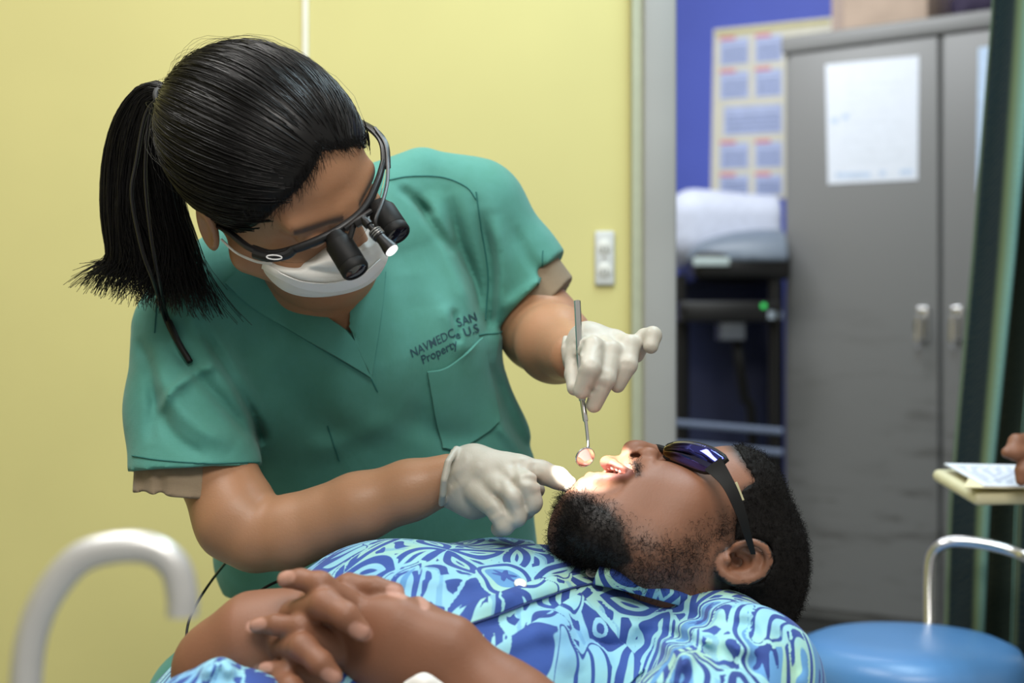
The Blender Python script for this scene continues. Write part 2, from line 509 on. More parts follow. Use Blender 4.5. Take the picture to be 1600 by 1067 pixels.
M['paper'] = plain('white_paper', (.72, .76, .84), .7, var=.02)
M['card'] = plain('manila_card', (.78, .70, .45), .65, var=.03)
M['cardboard'] = plain('cardboard', (.42, .32, .25), .8, var=.08, scale=12)
M['plate'] = plain('grey_switch_plate', (.55, .56, .55), .4, var=.03)
M['navy'] = plain('navy_wall_shade', (.012, .020, .075), .5, var=.08)  # blue wall in shade, darkened in the colour itself
# ---------------------------------------------------------------- the room
WY = 2.6
def struct(name, mb, m, label=None, smooth=True):
    o = mb.build(name, m, None, smooth); o['kind'] = 'structure'
    if label: o['label'] = label
    return o
XL = P(1003, 0, WY - .02)[0]; XR = P(1057, 0, WY - .05)[0]; XE = P(985, 0, WY)[0]
struct('floor', MB().abox((-3.2, -1.2, -.06), (3.6, 7.2, 0)), M['floor'])
struct('wall_back', MB().abox((-3.2, WY, 0), (XE + .03, WY + .12, 2.75)), M['yellow'])
struct('wall_left', MB().abox((-3.26, -1.2, 0), (-3.2, WY + .12, 2.75)), M['yellow'])
# door frame at the end of the yellow wall: a stepped steel frame
f = MB(); f.abox((XE, WY - .035, 0), (XL + .01, WY + .15, 2.3), .004)
fo = f.build('door_frame', M['frame_edge'])
fo['kind'] = 'structure'; fo.name = 'trim_1'
f = MB(); f.abox((XL, WY - .055, 0), (XR, WY + .17, 2.3), .006)
f.build('trim_2', M['frame_grey'])['kind'] = 'structure'
xs = P(477.5, 0, WY)[0]
struct('trim_3', MB().abox((xs - .0055, WY - .005, 0), (xs + .0055, WY + .001, 2.75), .002), M['trim_white'])

# back room: wall parallel to the cabinet
CP = P(1227, 0, 4.5) * V(1, 1, 0); CD = nrm(V(.81, -.585, 0)); CN = nrm(V(-.585, -.81, 0)); UP = V(0, 0, 1)
BW = CP - CN * .62
struct('wall_far', MB().box(BW - CN * .05 + CD * .2 + UP * 1.375, (CD, CN, UP), (2.4, .05, 1.375)), M['blue'])
def on_plane(px, py, p0, n):
    d = P(px, py, 1.0) - CAM; t = (np.asarray(p0) - CAM) @ n / (d @ n); return CAM + d * t
def pquad(mb, px, p0, n, thick, off=0.0):
    """a slab whose outline is traced on a plane in the room: px = 4 corners in order"""
    q = np.array([on_plane(x, y, np.asarray(p0) + n * off, n) for x, y in px])
    return mb.add(np.concatenate([q, q + n * thick]), [(3, 2, 1, 0), (4, 5, 6, 7), (0, 1, 5, 4), (1, 2, 6, 5), (2, 3, 7, 6), (3, 0, 4, 7)])

# poster with calendar months on the blue wall
po = pquad(MB(), [(1111, 310), (1300, 310), (1300, 27), (1116, 46)], BW, CN, .004).build('wall_calendar', M['trim_white'], None, False)
tag(po, 'white year calendar with small month grids pinned on the blue wall', 'calendar')
pq = MB(); pquad(pq, [(1118, 56), (1296, 37), (1297, 30), (1117, 50)], BW, CN, .002, .004)
pq.build('title_strip', plain('calendar_yellow', (.55, .50, .22), .7), po, False)
months = plain('calendar_paper', (.50, .58, .86), .7, var=.1, scale=60)
redm = plain('calendar_red', (.75, .28, .36), .7); grid_m = plain('calendar_ink', (.20, .26, .48), .7)
for r, (ya, yb) in enumerate([(62, 103), (113, 156), (167, 212), (224, 264), (274, 306)]):
    cols = [(1125, 1170), (1180, 1222)] if r != 2 else [(1131, 1222)]
    for xa, xb in cols:
        sl = lambda x, y: y - (x - 1125) * .085 * (1 - r / 5)
        mq = MB(); pquad(mq, [(xa, sl(xa, yb)), (xb, sl(xb, yb)), (xb, sl(xb, ya)), (xa, sl(xa, ya))], BW, CN, .001, .0045)
        mo = mq.build('month_panel', months, po, False)
        if r != 2:
            mq = MB(); pquad(mq, [(xa, sl(xa, ya + 2)), (xa + 24, sl(xa + 24, ya + 2)), (xa + 24, sl(xa + 24, ya - 4)), (xa, sl(xa, ya - 4))], BW, CN, .001, .006)
            mq.build('month_heading', redm, mo, False)
        mq = MB()
        for j in range(4):
            y = ya + (yb - ya) * (.35 + .16 * j)
            pquad(mq, [(xa + 4, sl(xa, y + 2.2)), (xb - 3, sl(xb, y + 2.2)), (xb - 3, sl(xb, y)), (xa + 4, sl(xa, y))], BW, CN, .0006, .006)
        mq.build('date_rows', grid_m, mo, False)

# steel cabinet, turned towards the room
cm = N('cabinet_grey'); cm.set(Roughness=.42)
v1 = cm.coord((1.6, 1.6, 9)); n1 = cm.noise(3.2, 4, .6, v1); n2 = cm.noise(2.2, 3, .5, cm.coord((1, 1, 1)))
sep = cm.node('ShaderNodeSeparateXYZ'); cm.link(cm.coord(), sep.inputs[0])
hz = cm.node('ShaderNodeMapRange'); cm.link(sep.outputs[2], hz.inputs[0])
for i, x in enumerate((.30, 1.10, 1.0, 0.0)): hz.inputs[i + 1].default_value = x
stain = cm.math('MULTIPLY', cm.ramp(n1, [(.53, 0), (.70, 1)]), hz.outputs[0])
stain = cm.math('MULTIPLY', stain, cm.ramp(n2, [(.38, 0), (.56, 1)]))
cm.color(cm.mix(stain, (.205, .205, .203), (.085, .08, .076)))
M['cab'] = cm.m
M['cab_dark'] = plain('cabinet_plinth_grey', (.07, .07, .07), .6)  # darker grey of the cabinet plinth
cab = empty('steel_cabinet', CP + CD * .46 - CN * .23, 'tall grey two-door steel cabinet with scuffed doors in the back room', 'cabinet')
ztop = P(1230, 62, 4.5)[2]; zb = .06
def cb(a0, a1, n0, n1, z0, z1, bev=.003):
    return MB().box(CP + CD * (a0 + a1) / 2 + CN * (n0 + n1) / 2 + UP * (z0 + z1) / 2, (CD, CN, UP), ((a1 - a0) / 2, (n1 - n0) / 2, (z1 - z0) / 2), bev)
W = .97
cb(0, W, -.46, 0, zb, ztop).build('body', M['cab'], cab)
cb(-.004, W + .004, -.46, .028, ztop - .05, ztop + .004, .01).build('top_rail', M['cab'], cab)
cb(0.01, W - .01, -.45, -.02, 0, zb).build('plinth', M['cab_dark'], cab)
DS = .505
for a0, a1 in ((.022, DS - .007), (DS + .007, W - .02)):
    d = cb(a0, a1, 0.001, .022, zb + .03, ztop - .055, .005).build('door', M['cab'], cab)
    ha = DS - .05 if a0 < .1 else DS + .052
    hz0 = P(1463, 505, 4.2)[2]
    h = MB(); c = CP + CD * ha + CN * .03 + UP * hz0
    h.box(c, (CD, CN, UP), (.018, .010, .05), .006)
    h.tube(spline([c + UP * .02 + CN * .01, c + UP * .015 + CN * .04, c - UP * .05 + CN * .045, c - UP * .07 + CN * .035], 10), .010, 10)
    h.build('door_handle', M['chrome'], d)
FP = CP + CN * .0225
tag(pquad(MB(), [(1294, 288), (1434, 281), (1436, 87), (1290, 101)], FP, CN, .001, .0006).build('paper_notice', M['paper'], None, False),
    'white printed sheet taped to the left door of the grey steel cabinet', 'notice')
nt = bpy.data.objects['paper_notice']
tm = plain('faint_blue_print', (.52, .62, .78), .7)
tq = MB()
for i in range(9):
    y = 128 + i * 15
    pquad(tq, [(1316 + (i % 3) * 4, y + 4), (1418 - (i * 7) % 23, y), (1418 - (i * 7) % 23, y - 2.5), (1316 + (i % 3) * 4, y + 1.5)], FP, CN, .0004, .0018)
tq.build('print', plain('faint_print', (.70, .75, .82), .7), nt, False)
for x0, x1, y in ((1306, 1360, 273), (1374, 1384, 270), (1406, 1426, 268), (1298, 1310, 188), (1316, 1326, 182)):
    pquad(MB(), [(x0, y + 5), (x1, y + 4), (x1, y - 4), (x0, y - 3)], FP, CN, .0004, .0018).build('stamp', tm, nt, False)
tag(pquad(MB(), [(1526, 300), (1585, 296), (1587, 66), (1529, 75)], FP, CN, .001, .0006).build('paper_notice', plain('pale_blue_paper', (.52, .66, .86), .7), None, False),
    'pale blue sheet on the right cabinet door, half behind the curtain', 'notice')
tag(pquad(MB(), [(1507, 47), (1532, 44), (1532, 36), (1507, 39)], FP, CN, .001, .0006).build('sticker', plain('purple_sticker', (.30, .12, .32), .6), None, False),
    'small purple sticker at the top of the right cabinet door', 'sticker')
# carton and bundle on the cabinet
zt = ztop + .004
bx = cb(.12, .43, -.40, -.08, zt, zt + .26, .004).build('carton', M['cardboard'], None)
tag(bx, 'brown cardboard carton standing on top of the grey cabinet', 'box')
cb(.125, .16, -.079, -.0785, zt, zt + .26, 0).build('tape', plain('brown_tape', (.30, .22, .18), .5), bx)
s = SDF(); c = CP + CD * .62 - CN * .2 + UP * (zt + .064)
s.ell(c, (.14, .10, .06), (CD, CN, UP)).ell(c + CD * .1 + UP * .03, (.08, .08, .05), (CD, CN, UP), .03).ell(c - CD * .1, (.06, .07, .055), (CD, CN, UP), .03)
s.plane(c - UP * .06, -UP)
s.wob(lambda X, Y, Z: .006 * np.sin(70 * X + 40 * Z) * np.sin(60 * Z + 30 * Y))
v, fc = s.mesh(.008); tag(mesh_np('cloth_bag', v, fc, plain('dark_violet_cloth', (.035, .025, .06), .8)), 'dark crumpled bag lying on top of the cabinet beside the carton', 'bag')

# exam couch with raised back, seen through the doorway
cu = empty('exam_couch', P(1140, 700, 4.65) * V(1, 1, 0), 'white padded exam couch over an added wall-shade panel in the back room doorway', 'couch')
YC = 4.6
s = SDF(); a = P(1056, 372, YC); b = P(1216, 358, YC)
s.box((a + b) / 2 + V(.02, .16, .02), (.205, .24, .115), None, .08)
s.plane(P(1222, 0, YC), V(1, 0, 0))
s.wob(lambda X, Y, Z: .012 * np.sin(9 * X))
v, fc = s.mesh(.012); mesh_np('mattress', v, fc, plain('white_sheet', (.62, .66, .80), .6), cu)
s = SDF(); c = P(1205, 404, YC - .14)
s.ell(c, (.265, .12, .092)).plane(c - UP * .015, -UP).plane(P(1221, 0, YC - .14), V(1, 0, 0))
v, fc = s.mesh(.008); mesh_np('back_shell', v, fc, plain('grey_shell', (.17, .21, .27), .4), cu)
mb = MB(); mb.abox(P(1070, 442, YC) + V(0, -.24, 0), P(1215, 400, YC) + V(0, .2, 0), .02); mb.build('under_frame', M['black'], cu)
mb = MB(); mb.abox(P(1084, 415, YC - .26), P(1140, 402, YC - .26) + V(0, .03, 0), .003); mb.build('label_plate', plain('pale_green_plate', (.50, .60, .60), .5), cu)
mb = MB(); mb.abox(P(1060, 700, YC + .2) * V(1, 1, 0), P(1224, 430, YC + .2) + V(0, .04, 0)); mb.build('wall_shade_panel', M['navy'], cu)  # added panel; shade on the lower blue wall put into its navy
for y in (664, 697):
    mb = MB(); mb.tube([P(1050, y - 4, YC - .25), P(1222, y + 10, YC - .25)], .011, 10)
    mb.build('lower_rail', plain('blue_grey_rail', (.16, .20, .30), .5), cu)
for x in (1064, 1210):
    mb = MB(); mb.tube([P(x, 430, YC - .2), P(x, 600, YC - .2) * V(1, 1, 0)], .018, 12); mb.build('leg', M['black'], cu)
dv = empty('device', P(1150, 505, YC - .2), 'black box device with a small green light under the exam couch', 'device')
mb = MB(); mb.abox(P(1062, 502, YC - .3), P(1222, 470, YC - .3) + V(0, .3, 0), .008); mb.build('casing', M['black'], dv)
g = N('green_indicator'); g.set(Base_Color=(.02, .4, .08), Emission_Color=(.05, .8, .15), Emission_Strength=.6)
mb = MB(); mb.lathe(P(1193, 478, YC - .3) + V(0, .001, 0), (0, -1, 0), [(0, .008), (.005, .008), (.008, .004)], 16); mb.build('indicator_light', g.m, dv)
mb = MB(); mb.abox(P(1200, 498, YC - .303), P(1222, 486, YC - .303) + V(0, .004, 0)); mb.build('label_plate', plain('grey_plate', (.30, .36, .42), .5), dv)
mb = MB(); mb.abox(P(1125, 532, YC - .28), P(1165, 502, YC - .28) + V(0, .1, 0), .006); mb.build('bracket', plain('dark_grey_part', (.09, .10, .12), .5), dv)
mb = MB(); mb.tube(spline([P(1150, 520, YC - .2), P(1155, 560, YC - .25), P(1163, 620, YC - .22), P(1175, 668, YC - .2), P(1180, 700, YC - .1) * V(1, 1, 0) + V(0, 0, .02)], 20), .016, 10); mb.build('hose', M['black_matte'], dv)
mb = MB(); mb.tube([P(1068, 480, YC - .3), P(1068, 502, YC - .3)], .01, 8); mb.tube([P(1215, 480, YC - .3), P(1215, 502, YC - .3)], .01, 8)
mb.tube([P(1070, 505, YC - .18), P(1070, 505, YC - .18) * V(1, 1, 0)], .014, 10); mb.tube([P(1215, 505, YC - .05), P(1215, 505, YC - .05) * V(1, 1, 0)], .014, 10); mb.build('stand', M['black'], dv)

# switch plate on the yellow wall
sw = empty('wall_outlet', P(943, 403, WY - .003), 'grey wall plate with two outlets on the yellow wall by the door frame', 'outlet')
a = P(929, 446, WY); b = P(960, 361, WY)
mb = MB(); mb.abox((a[0], WY - .009, a[2]), (b[0], WY + .001, b[2]), .004); mb.build('cover_plate', M['plate'], sw)
for y in (385, 421):
    c = P(944.5, y, WY - .008); mb = MB(); mb.lathe(c, (0, -1, 0), [(0, .013), (.003, .013), (.004, .011)], 20)
    oo = mb.build('socket', plain('pale_socket', (.66, .66, .62), .4), sw)
    mb = MB(); mb.abox(c + V(-.005, -.0048, -.009), c + V(-.003, -.003, .0)); mb.abox(c + V(.003, -.0048, -.009), c + V(.005, -.003, .0)); mb.build('slot', M['black'], oo)
mb = MB(); mb.lathe(P(944.5, 403, WY - .009), (0, -1, 0), [(0, .0035), (.0012, .003)], 10); mb.build('screw', M['steel'], sw)

# curtain on the right, hanging in folds
cn = N('curtain_cloth'); cn.set(Roughness=.6); cn.b.inputs['Specular IOR Level'].default_value = .15
wv = cn.node('ShaderNodeTexWave', wave_type='BANDS', bands_direction='DIAGONAL'); wv.inputs['Scale'].default_value = 55; wv.inputs['Distortion'].default_value = 6
cn.link(cn.coord(), wv.inputs['Vector'])
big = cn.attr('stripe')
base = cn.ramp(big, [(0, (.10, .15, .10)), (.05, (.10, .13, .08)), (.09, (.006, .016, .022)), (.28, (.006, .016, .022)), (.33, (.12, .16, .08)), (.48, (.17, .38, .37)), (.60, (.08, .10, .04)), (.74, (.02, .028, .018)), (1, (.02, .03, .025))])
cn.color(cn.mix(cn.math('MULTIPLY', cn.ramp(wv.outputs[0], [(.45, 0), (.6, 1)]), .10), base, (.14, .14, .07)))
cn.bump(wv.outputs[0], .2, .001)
nu, nv = 150, 60; G = np.zeros((nu, nv, 3)); ST = np.zeros((nu, nv))
for j in range(nv):
    t = j / (nv - 1); z = 2.35 - 2.30 * t
    py = 533.5 - (z - CAMZ) / 2.45 * F
    xe = np.interp(py, [-800, 0, 80, 400, 800, 1300], [1592, 1566, 1560, 1535, 1498, 1480])
    x0 = (xe - 800) / F * 2.45
    for i in range(nu):
        u = i / (nu - 1); x = x0 + .62 * u * (1 - .06 * t)
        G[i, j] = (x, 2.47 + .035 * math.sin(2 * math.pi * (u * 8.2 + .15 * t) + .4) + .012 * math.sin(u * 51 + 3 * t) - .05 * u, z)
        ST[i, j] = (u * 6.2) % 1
mb = MB(); mb.grid(G)
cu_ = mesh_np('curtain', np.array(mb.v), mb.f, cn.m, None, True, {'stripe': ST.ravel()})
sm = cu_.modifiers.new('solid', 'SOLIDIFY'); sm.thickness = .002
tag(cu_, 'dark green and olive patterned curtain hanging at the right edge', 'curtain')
rod = MB(); rod.tube([V(.75, 2.46, 2.37), V(1.8, 2.46, 2.37)], .012, 12); rod.abox((1.60, 2.445, 2.36), (1.64, 2.50, 2.75)); rod.abox((.70, 2.445, 2.36), (.74, 2.50, 2.75))
tag(rod.build('curtain_rail', M['alu'], None), 'metal rail carrying the green patterned curtain', 'curtain rail')

# blue stool with a bent rail back
YS = 2.2
c = P(1420, 1015, YS)
st = empty('stool', c * V(1, 1, 0), 'round blue vinyl stool with a bent metal back rail', 'stool')
rS = R(178, YS)
zs = P(0, 962, YS + rS)[2]
mb = MB(); c0 = V(c[0], YS, zs - .085)
mb.lathe(c0, UP, [(0, rS * .90), (.008, rS * .97), (.03, rS * 1.0), (.055, rS * .985), (.072, rS * .93), (.082, rS * .8), (.087, rS * .5), (.088, .001)], 64)
mb.build('seat', M['stool_blue'], st, True, 60)
mb = MB(); mb.lathe(c0 - UP * .015, UP, [(0, rS * .88), (.015, rS * .9)], 48); mb.build('seat_pan', M['black'], st)
mb = MB(); mb.lathe(V(c[0], YS, .10), UP, [(0, .03), (.12, .03), (.12, .022), (zs - .2, .022), (zs - .2, .05), (zs - .19, .05)], 20); mb.build('gas_column', M['chrome'], st)
for k in range(5):
    an = 2 * math.pi * k / 5 + .3; d = V(math.cos(an), math.sin(an), 0)
    mb = MB(); mb.tube([V(c[0], YS, .11), V(c[0], YS, .08) + d * .26], [.022, .016], 10); l = mb.build('base_leg', M['chrome'], st)
    mb = MB(); q = V(c[0], YS, .035) + d * .26; s2 = nrm(np.cross(d, UP)); mb.lathe(q - s2 * .02, s2, [(0, .03), (.005, .035), (.035, .035), (.04, .03)], 20); mb.tube([q, q + UP * .05], .008, 8); mb.build('caster', M['black_matte'], l)
bk = [P(1452, 1040, 2.33), P(1452, 960, 2.36), P(1452, 900, 2.38), P(1456, 868, 2.385), P(1472, 851, 2.38), P(1500, 846, 2.37), P(1550, 852, 2.34), P(1600, 868, 2.30), P(1630, 892, 2.24), P(1640, 930, 2.2), P(1640, 1040, 2.18)]
mb = MB(); mb.tube(spline(bk, 60), .0098, 14); mb.build('back_rail', M['chrome'], st)
# ---------------------------------------------------------------- skin, cloth and hair materials
def skin(name, col, red, rough=.45, sss=.12, lip=None, mask=None, mask_col=None):
    n = N(name); n.set(Roughness=rough)
    n.b.inputs['Subsurface Weight'].default_value = sss
    n.b.inputs['Subsurface Radius'].default_value = (.9, .35, .2); n.b.inputs['Subsurface Scale'].default_value = .006
    n.b.inputs['Specular IOR Level'].default_value = .4
    c = n.ramp(n.noise(22, 4, .6), [(.3, tuple(a * .9 for a in col)), (.7, tuple(a * .92 + b * .08 for a, b in zip(col, red)))])
    if mask:
        for mk, mc in zip(mask, mask_col):
            fa = n.attr(mk)
            if mk == 'stubble': fa = n.math('MULTIPLY', fa, n.ramp(n.noise(330, 3, .7, n.coord((1, 1, .6))), [(.38, .55), (.60, 1.1)]))
            c = n.mix(fa, c, mc)
    n.color(c); n.bump(n.noise(420, 3, .6), .24, .0009); return n.m
def cloth(name, c0, c1, rough=.8, bump=.25):
    n = N(name); n.set(Roughness=rough); n.b.inputs['Specular IOR Level'].default_value = .25; n.b.inputs['Sheen Weight'].default_value = .12
    n.color(n.ramp(n.noise(14, 5, .65), [(.32, c0), (.68, c1)]))
    w = n.node('ShaderNodeTexWave', wave_type='BANDS', bands_direction='Z'); w.inputs['Scale'].default_value = 300
    n.link(n.coord(), w.inputs['Vector'])
    a = n.math('MULTIPLY', w.outputs[0], .15); b = n.math('ADD', n.math('MULTIPLY', n.noise(45, 5, .6, n.coord((1, 1, .45))), .8), n.math('MULTIPLY', n.noise(11, 3, .5, n.coord((1.3, 1, .7)), 1.6), 2.4))
    n.bump(n.math('ADD', a, b), bump, .0035); return n.m
M['skin_w'] = skin('light_skin', (.375, .195, .105), (.44, .16, .09), .42, .12, mask=['lid', 'brow'], mask_col=[(.30, .15, .09), (.03, .02, .015)])
M['scrub'] = cloth('teal_scrub_cloth', (.064, .235, .185), (.080, .275, .235))
M['scrub_band'] = cloth('teal_scrub_band', (.060, .225, .178), (.074, .26, .22), .8, .15)
M['seam'] = plain('dark_teal_seam', (.014, .13, .115), .8)
M['khaki'] = cloth('khaki_knit', (.20, .15, .10), (.26, .20, .13), .9)
hn = N('black_hair'); hn.set(Roughness=.30, Base_Color=(.005, .0045, .0045)); hn.b.inputs['Specular IOR Level'].default_value = .26
M['hair'] = hn.m
gl = N('glove_latex'); gl.set(Roughness=.5); gl.b.inputs['Subsurface Weight'].default_value = .08; gl.b.inputs['Subsurface Scale'].default_value = .004
gl.color(gl.ramp(gl.noise(30, 3), [(.3, (.39, .365, .305)), (.7, (.46, .43, .365))]))
wr = gl.noise(95, 4, .6, gl.coord((1, 1, .6)), 1.2); gl.bump(wr, .22, .0018)
M['glove'] = gl.m

# ---------------------------------------------------------------- a head, in its own frame: r = right, f = forward, u = up
class Frame:
    def __init__(s, o, r, f, k=1.0):
        s.k = k; s.o = np.asarray(o, float); s.f = nrm(f); s.r = nrm(np.asarray(r) - s.f * np.dot(r, s.f)); s.u = np.cross(s.r, s.f); s.ax = (s.r, s.f, s.u)
    def __call__(s, r, f, u): return s.o + (s.r * r + s.f * f + s.u * u) * s.k
    def loc(s, v): d = (v - s.o) / s.k; return d @ s.r, d @ s.f, d @ s.u
def head(s, H, k=.018, short=0.0):
    """skull, face and jaw; short > 0 draws the chin in"""
    q_ = short
    s.ell(H(0, -.005, .045), (.074, .095, .076), H.ax)
    s.ell(H(0, .035 - .3 * q_, -.018 + .4 * q_), (.062, .060, .085 - .8 * q_), H.ax, k)
    s.ell(H(0, .038, .052), (.058, .048, .046), H.ax, k)
    for q in (-1, 1):
        s.cap(H(.054 * q, .015, -.052 + .6 * q_), H(.018 * q, .078 - .6 * q_, -.088 + q_), .019, .015, k)
        s.ell(H(.040 * q, .066, -.012), (.024, .022, .020), H.ax, .015)
        s.cap(H(.010 * q, .089, .038), H(.046 * q, .075, .039), .0070, .0055, .022)
    s.ell(H(0, .086 - .7 * q_, -.094 + q_), (.020, .016, .016), H.ax, .015)

# ---------------------------------------------------------------- the dentist
_w = Frame(V(0, 0, 0), (-.6516, -.4710, -.5946), (.7579, -.4367, -.4846))
WH = Frame(P(433, 289, 1.38), _w.r, _w.f * math.cos(.11) - _w.u * math.sin(.11), 1.04)
def woman_skin(s):
    H = WH
    head(s, H, short=.018)
    for q in (-1, 1):
        s.ell(H(.031 * q, .104, .022), (.019, .016, .014), H.ax, .012, 's')
        s.ell(H(.031 * q, .079, .022), (.0155, .0155, .0135), H.ax, .003)
        s.ell(H(.077 * q, -.010, .0), (.008, .019, .032), (nrm(H.r * q + H.f * -.35), nrm(H.f + H.r * q * .35), H.u), .006)
        s.ell(H(.085 * q, -.006, .0), (.006, .010, .019), H.ax, .004, 's')
    s.chain([H(0, .095, .030), H(0, .104, .010), H(0, .109, -.006)], [.008, .009, .0115], .008)
    for q in (-1, 1): s.ell(H(.013 * q, .099, -.010), (.009, .011, .008), H.ax, .006)
    s.ell(H(0, .086, -.040), (.024, .010, .012), H.ax, .01)
    # neck and chest
    s.loft([(H(0, -.022, -.03), H.r, .054, .058), (P(498, 400, 1.52), -H.r, .056, .060), (P(500, 452, 1.62), V(1, 0, .3), .10, .075)], .03)
    s.loft([(P(492, 430, 1.605), V(.93, 0, .36), .135, .070), (P(530, 560, 1.625), V(.97, 0, .22), .150, .100), (P(590, 740, 1.69), V(1, 0, .05), .135, .085), (P(590, 910, 1.74), V(1, 0, 0), .145, .085), (P(590, 1010, 1.79), V(1, 0, 0), .14, .085)], .03)
    # right arm (left in the photograph), bent across
    s.chain([P(292, 500, 1.56), P(318, 690, 1.50), P(372, 812, 1.455), P(402, 838, 1.445)], [R(56, 1.55), R(63, 1.5), R(62, 1.45), R(54, 1.44)], .03, kj=.02)
    s.chain([P(402, 838, 1.445), P(450, 832, 1.44), P(560, 793, 1.43), P(640, 766, 1.425), P(700, 748, 1.42)], [R(54, 1.44), R(56, 1.44), R(53, 1.43), R(46, 1.42), R(39, 1.42)], .008, kj=.01)
    # left arm
    s.chain([P(738, 350, 1.655), P(800, 450, 1.66), P(846, 515, 1.65)], [R(58, 1.64), R(60, 1.64), R(62, 1.63)], .03, kj=.02)
    s.chain([P(846, 515, 1.65), P(868, 538, 1.57), P(896, 556, 1.48)], [R(62, 1.63), R(56, 1.57), R(39, 1.48)], .02, kj=.02)
def hand_low(s, g=0.0):
    """right hand: index stretched to the mouth, the others curled"""
    k = .004
    s.loft([(P(694, 748, 1.42), V(.1, 0, 1), R(42, 1.42) + g, R(34, 1.42) + g), (P(740, 752, 1.41), V(.05, 0, 1), R(51, 1.41) + g, R(31, 1.41) + g), (P(790, 752, 1.40), V(-.1, -.1, 1), R(43, 1.4) + g, R(26, 1.4) + g)], 0, kj=.02)
    s.chain([P(768, 738, 1.395), P(812, 735, 1.39), P(845, 738, 1.39), P(872, 747, 1.388), P(889, 757, 1.385)], [R(26, 1.4) + g, R(23, 1.4) + g, R(17.5, 1.4) + g, R(16, 1.4) + g, R(12.5, 1.4) + g], .012, kj=.004)
    s.chain([P(792, 742, 1.388), P(822, 757, 1.362), P(829, 785, 1.362), P(820, 797, 1.385)], [R(22, 1.4) + g, R(19, 1.4) + g, R(16.5, 1.4) + g, R(15, 1.4) + g], k, kj=.004)
    s.chain([P(770, 752, 1.388), P(802, 777, 1.358), P(806, 806, 1.358), P(795, 812, 1.385)], [R(22, 1.4) + g, R(19, 1.4) + g, R(15.5, 1.4) + g, R(14, 1.4) + g], k, kj=.004)
    s.chain([P(748, 768, 1.390), P(777, 795, 1.366), P(789, 821, 1.36), P(780, 826, 1.38)], [R(22, 1.4) + g, R(17, 1.4) + g, R(13, 1.4) + g, R(12, 1.4) + g], k, kj=.004)
    s.chain([P(735, 745, 1.45), P(790, 762, 1.455), P(838, 765, 1.43)], [R(24, 1.4) + g, R(17, 1.4) + g, R(13, 1.4) + g], k, kj=.004)
def hand_up(s, g=0.0):
    """left hand holding the mirror like a pen"""
    k = .006
    s.loft([(P(893, 556, 1.48), V(.35, 0, 1), R(33, 1.48) + g, R(28, 1.48) + g), (P(918, 545, 1.455), V(.3, 0, 1), R(36, 1.45) + g, R(27, 1.45) + g), (P(958, 545, 1.45), V(.25, 0, 1), R(29, 1.45) + g, R(22, 1.45) + g)], 0, kj=.02)
    s.chain([P(916, 545, 1.435), P(927, 544, 1.41), P(922, 575, 1.385), P(909, 610, 1.392)], [R(19, 1.4) + g, R(17, 1.4) + g, R(15.5, 1.4) + g, R(12.5, 1.4) + g], k, kj=.003)
    s.chain([P(940, 540, 1.445), P(955, 550, 1.415), P(946, 592, 1.395), P(928, 632, 1.402)], [R(19, 1.4) + g, R(17, 1.4) + g, R(15, 1.4) + g, R(12, 1.4) + g], k, kj=.003)
    s.chain([P(962, 536, 1.455), P(984, 540, 1.425), P(981, 570, 1.41), P(965, 602, 1.412)], [R(19, 1.4) + g, R(16, 1.4) + g, R(14, 1.4) + g, R(11, 1.4) + g], k, kj=.003)
    s.chain([P(968, 548, 1.47), P(992, 552, 1.45), P(1008, 528, 1.43), P(1020, 524, 1.422), P(1017, 541, 1.415)], [R(19, 1.4) + g, R(14, 1.4) + g, R(14, 1.4) + g, R(13, 1.4) + g, R(11, 1.4) + g], k, kj=.003)
    s.chain([P(902, 560, 1.445), P(898, 585, 1.43), P(898, 606, 1.41)], [R(20, 1.4) + g, R(15, 1.4) + g, R(11.5, 1.4) + g], k, kj=.003)

s = SDF(); woman_skin(s); hand_low(s, -.004); hand_up(s, -.0035)
v, fc = s.mesh(.0022)
hr, hf, hu = WH.loc(v)
g2 = lambda a, b: np.exp(-(a ** 2 + b ** 2))
lid = np.clip(g2((np.abs(hr) - .031) / .014, (hu - .022) / .007) * (hf > .07), 0, 1)
bl = np.abs(hu - (.041 - .10 * (np.abs(hr) - .03) ** 2 / .03)) / .0042
brow = np.clip(1.2 * np.exp(-bl ** 2) * (np.abs(hr) > .010) * (np.abs(hr) < .052) * (hf > .05), 0, 1) * .85
woman = mesh_np('person', v, fc, M['skin_w'], None, True, {'lid': lid * .5, 'brow': brow})
tag(woman, 'dentist in teal scrubs and white mask leaning over the reclining man', 'person')
woman_bvh = bvh_of(v, fc)

# ---- gloves
s = SDF(); hand_low(s, .0006)
s.plane(P(699, 748, 1.42), V(-1, 0, .12))
s.chain([P(713, 702, 1.405), P(700, 722, 1.385), P(694, 750, 1.38), P(692, 772, 1.387), P(690, 786, 1.40)], .0035, .004)
for ln, am in (([(705, 770), (740, 742), (752, 720)], .0012), ([(700, 745), (722, 728), (732, 706)], .0014), ([(702, 760), (716, 750)], -.0012), ([(760, 795), (772, 808)], -.0012), ([(800, 718), (806, 760)], -.0016), ([(815, 716), (818, 745)], -.0012), ([(780, 745), (786, 790)], -.0014), ([(835, 722), (838, 742)], -.001), ([(765, 815), (790, 800)], .0012), ([(793, 748), (813, 772), (826, 802)], -.003), ([(768, 768), (790, 790), (804, 818)], -.003), ([(812, 748), (830, 750), (846, 756)], -.003)):
    s.crease(ln, am, 4.5, 1.3, 1.44)
v, fc = s.mesh(.0013); g_ = mesh_np('glove', v, fc, M['glove'], woman)
g_['label'] = 'glove with pointing finger'
s = SDF(); hand_up(s, .0006)
s.plane(P(891, 556, 1.475), V(-.8, .35, .2))
s.chain([P(884, 529, 1.465), P(882, 545, 1.452), P(885, 562, 1.45), P(893, 582, 1.455)], .0034, .004)
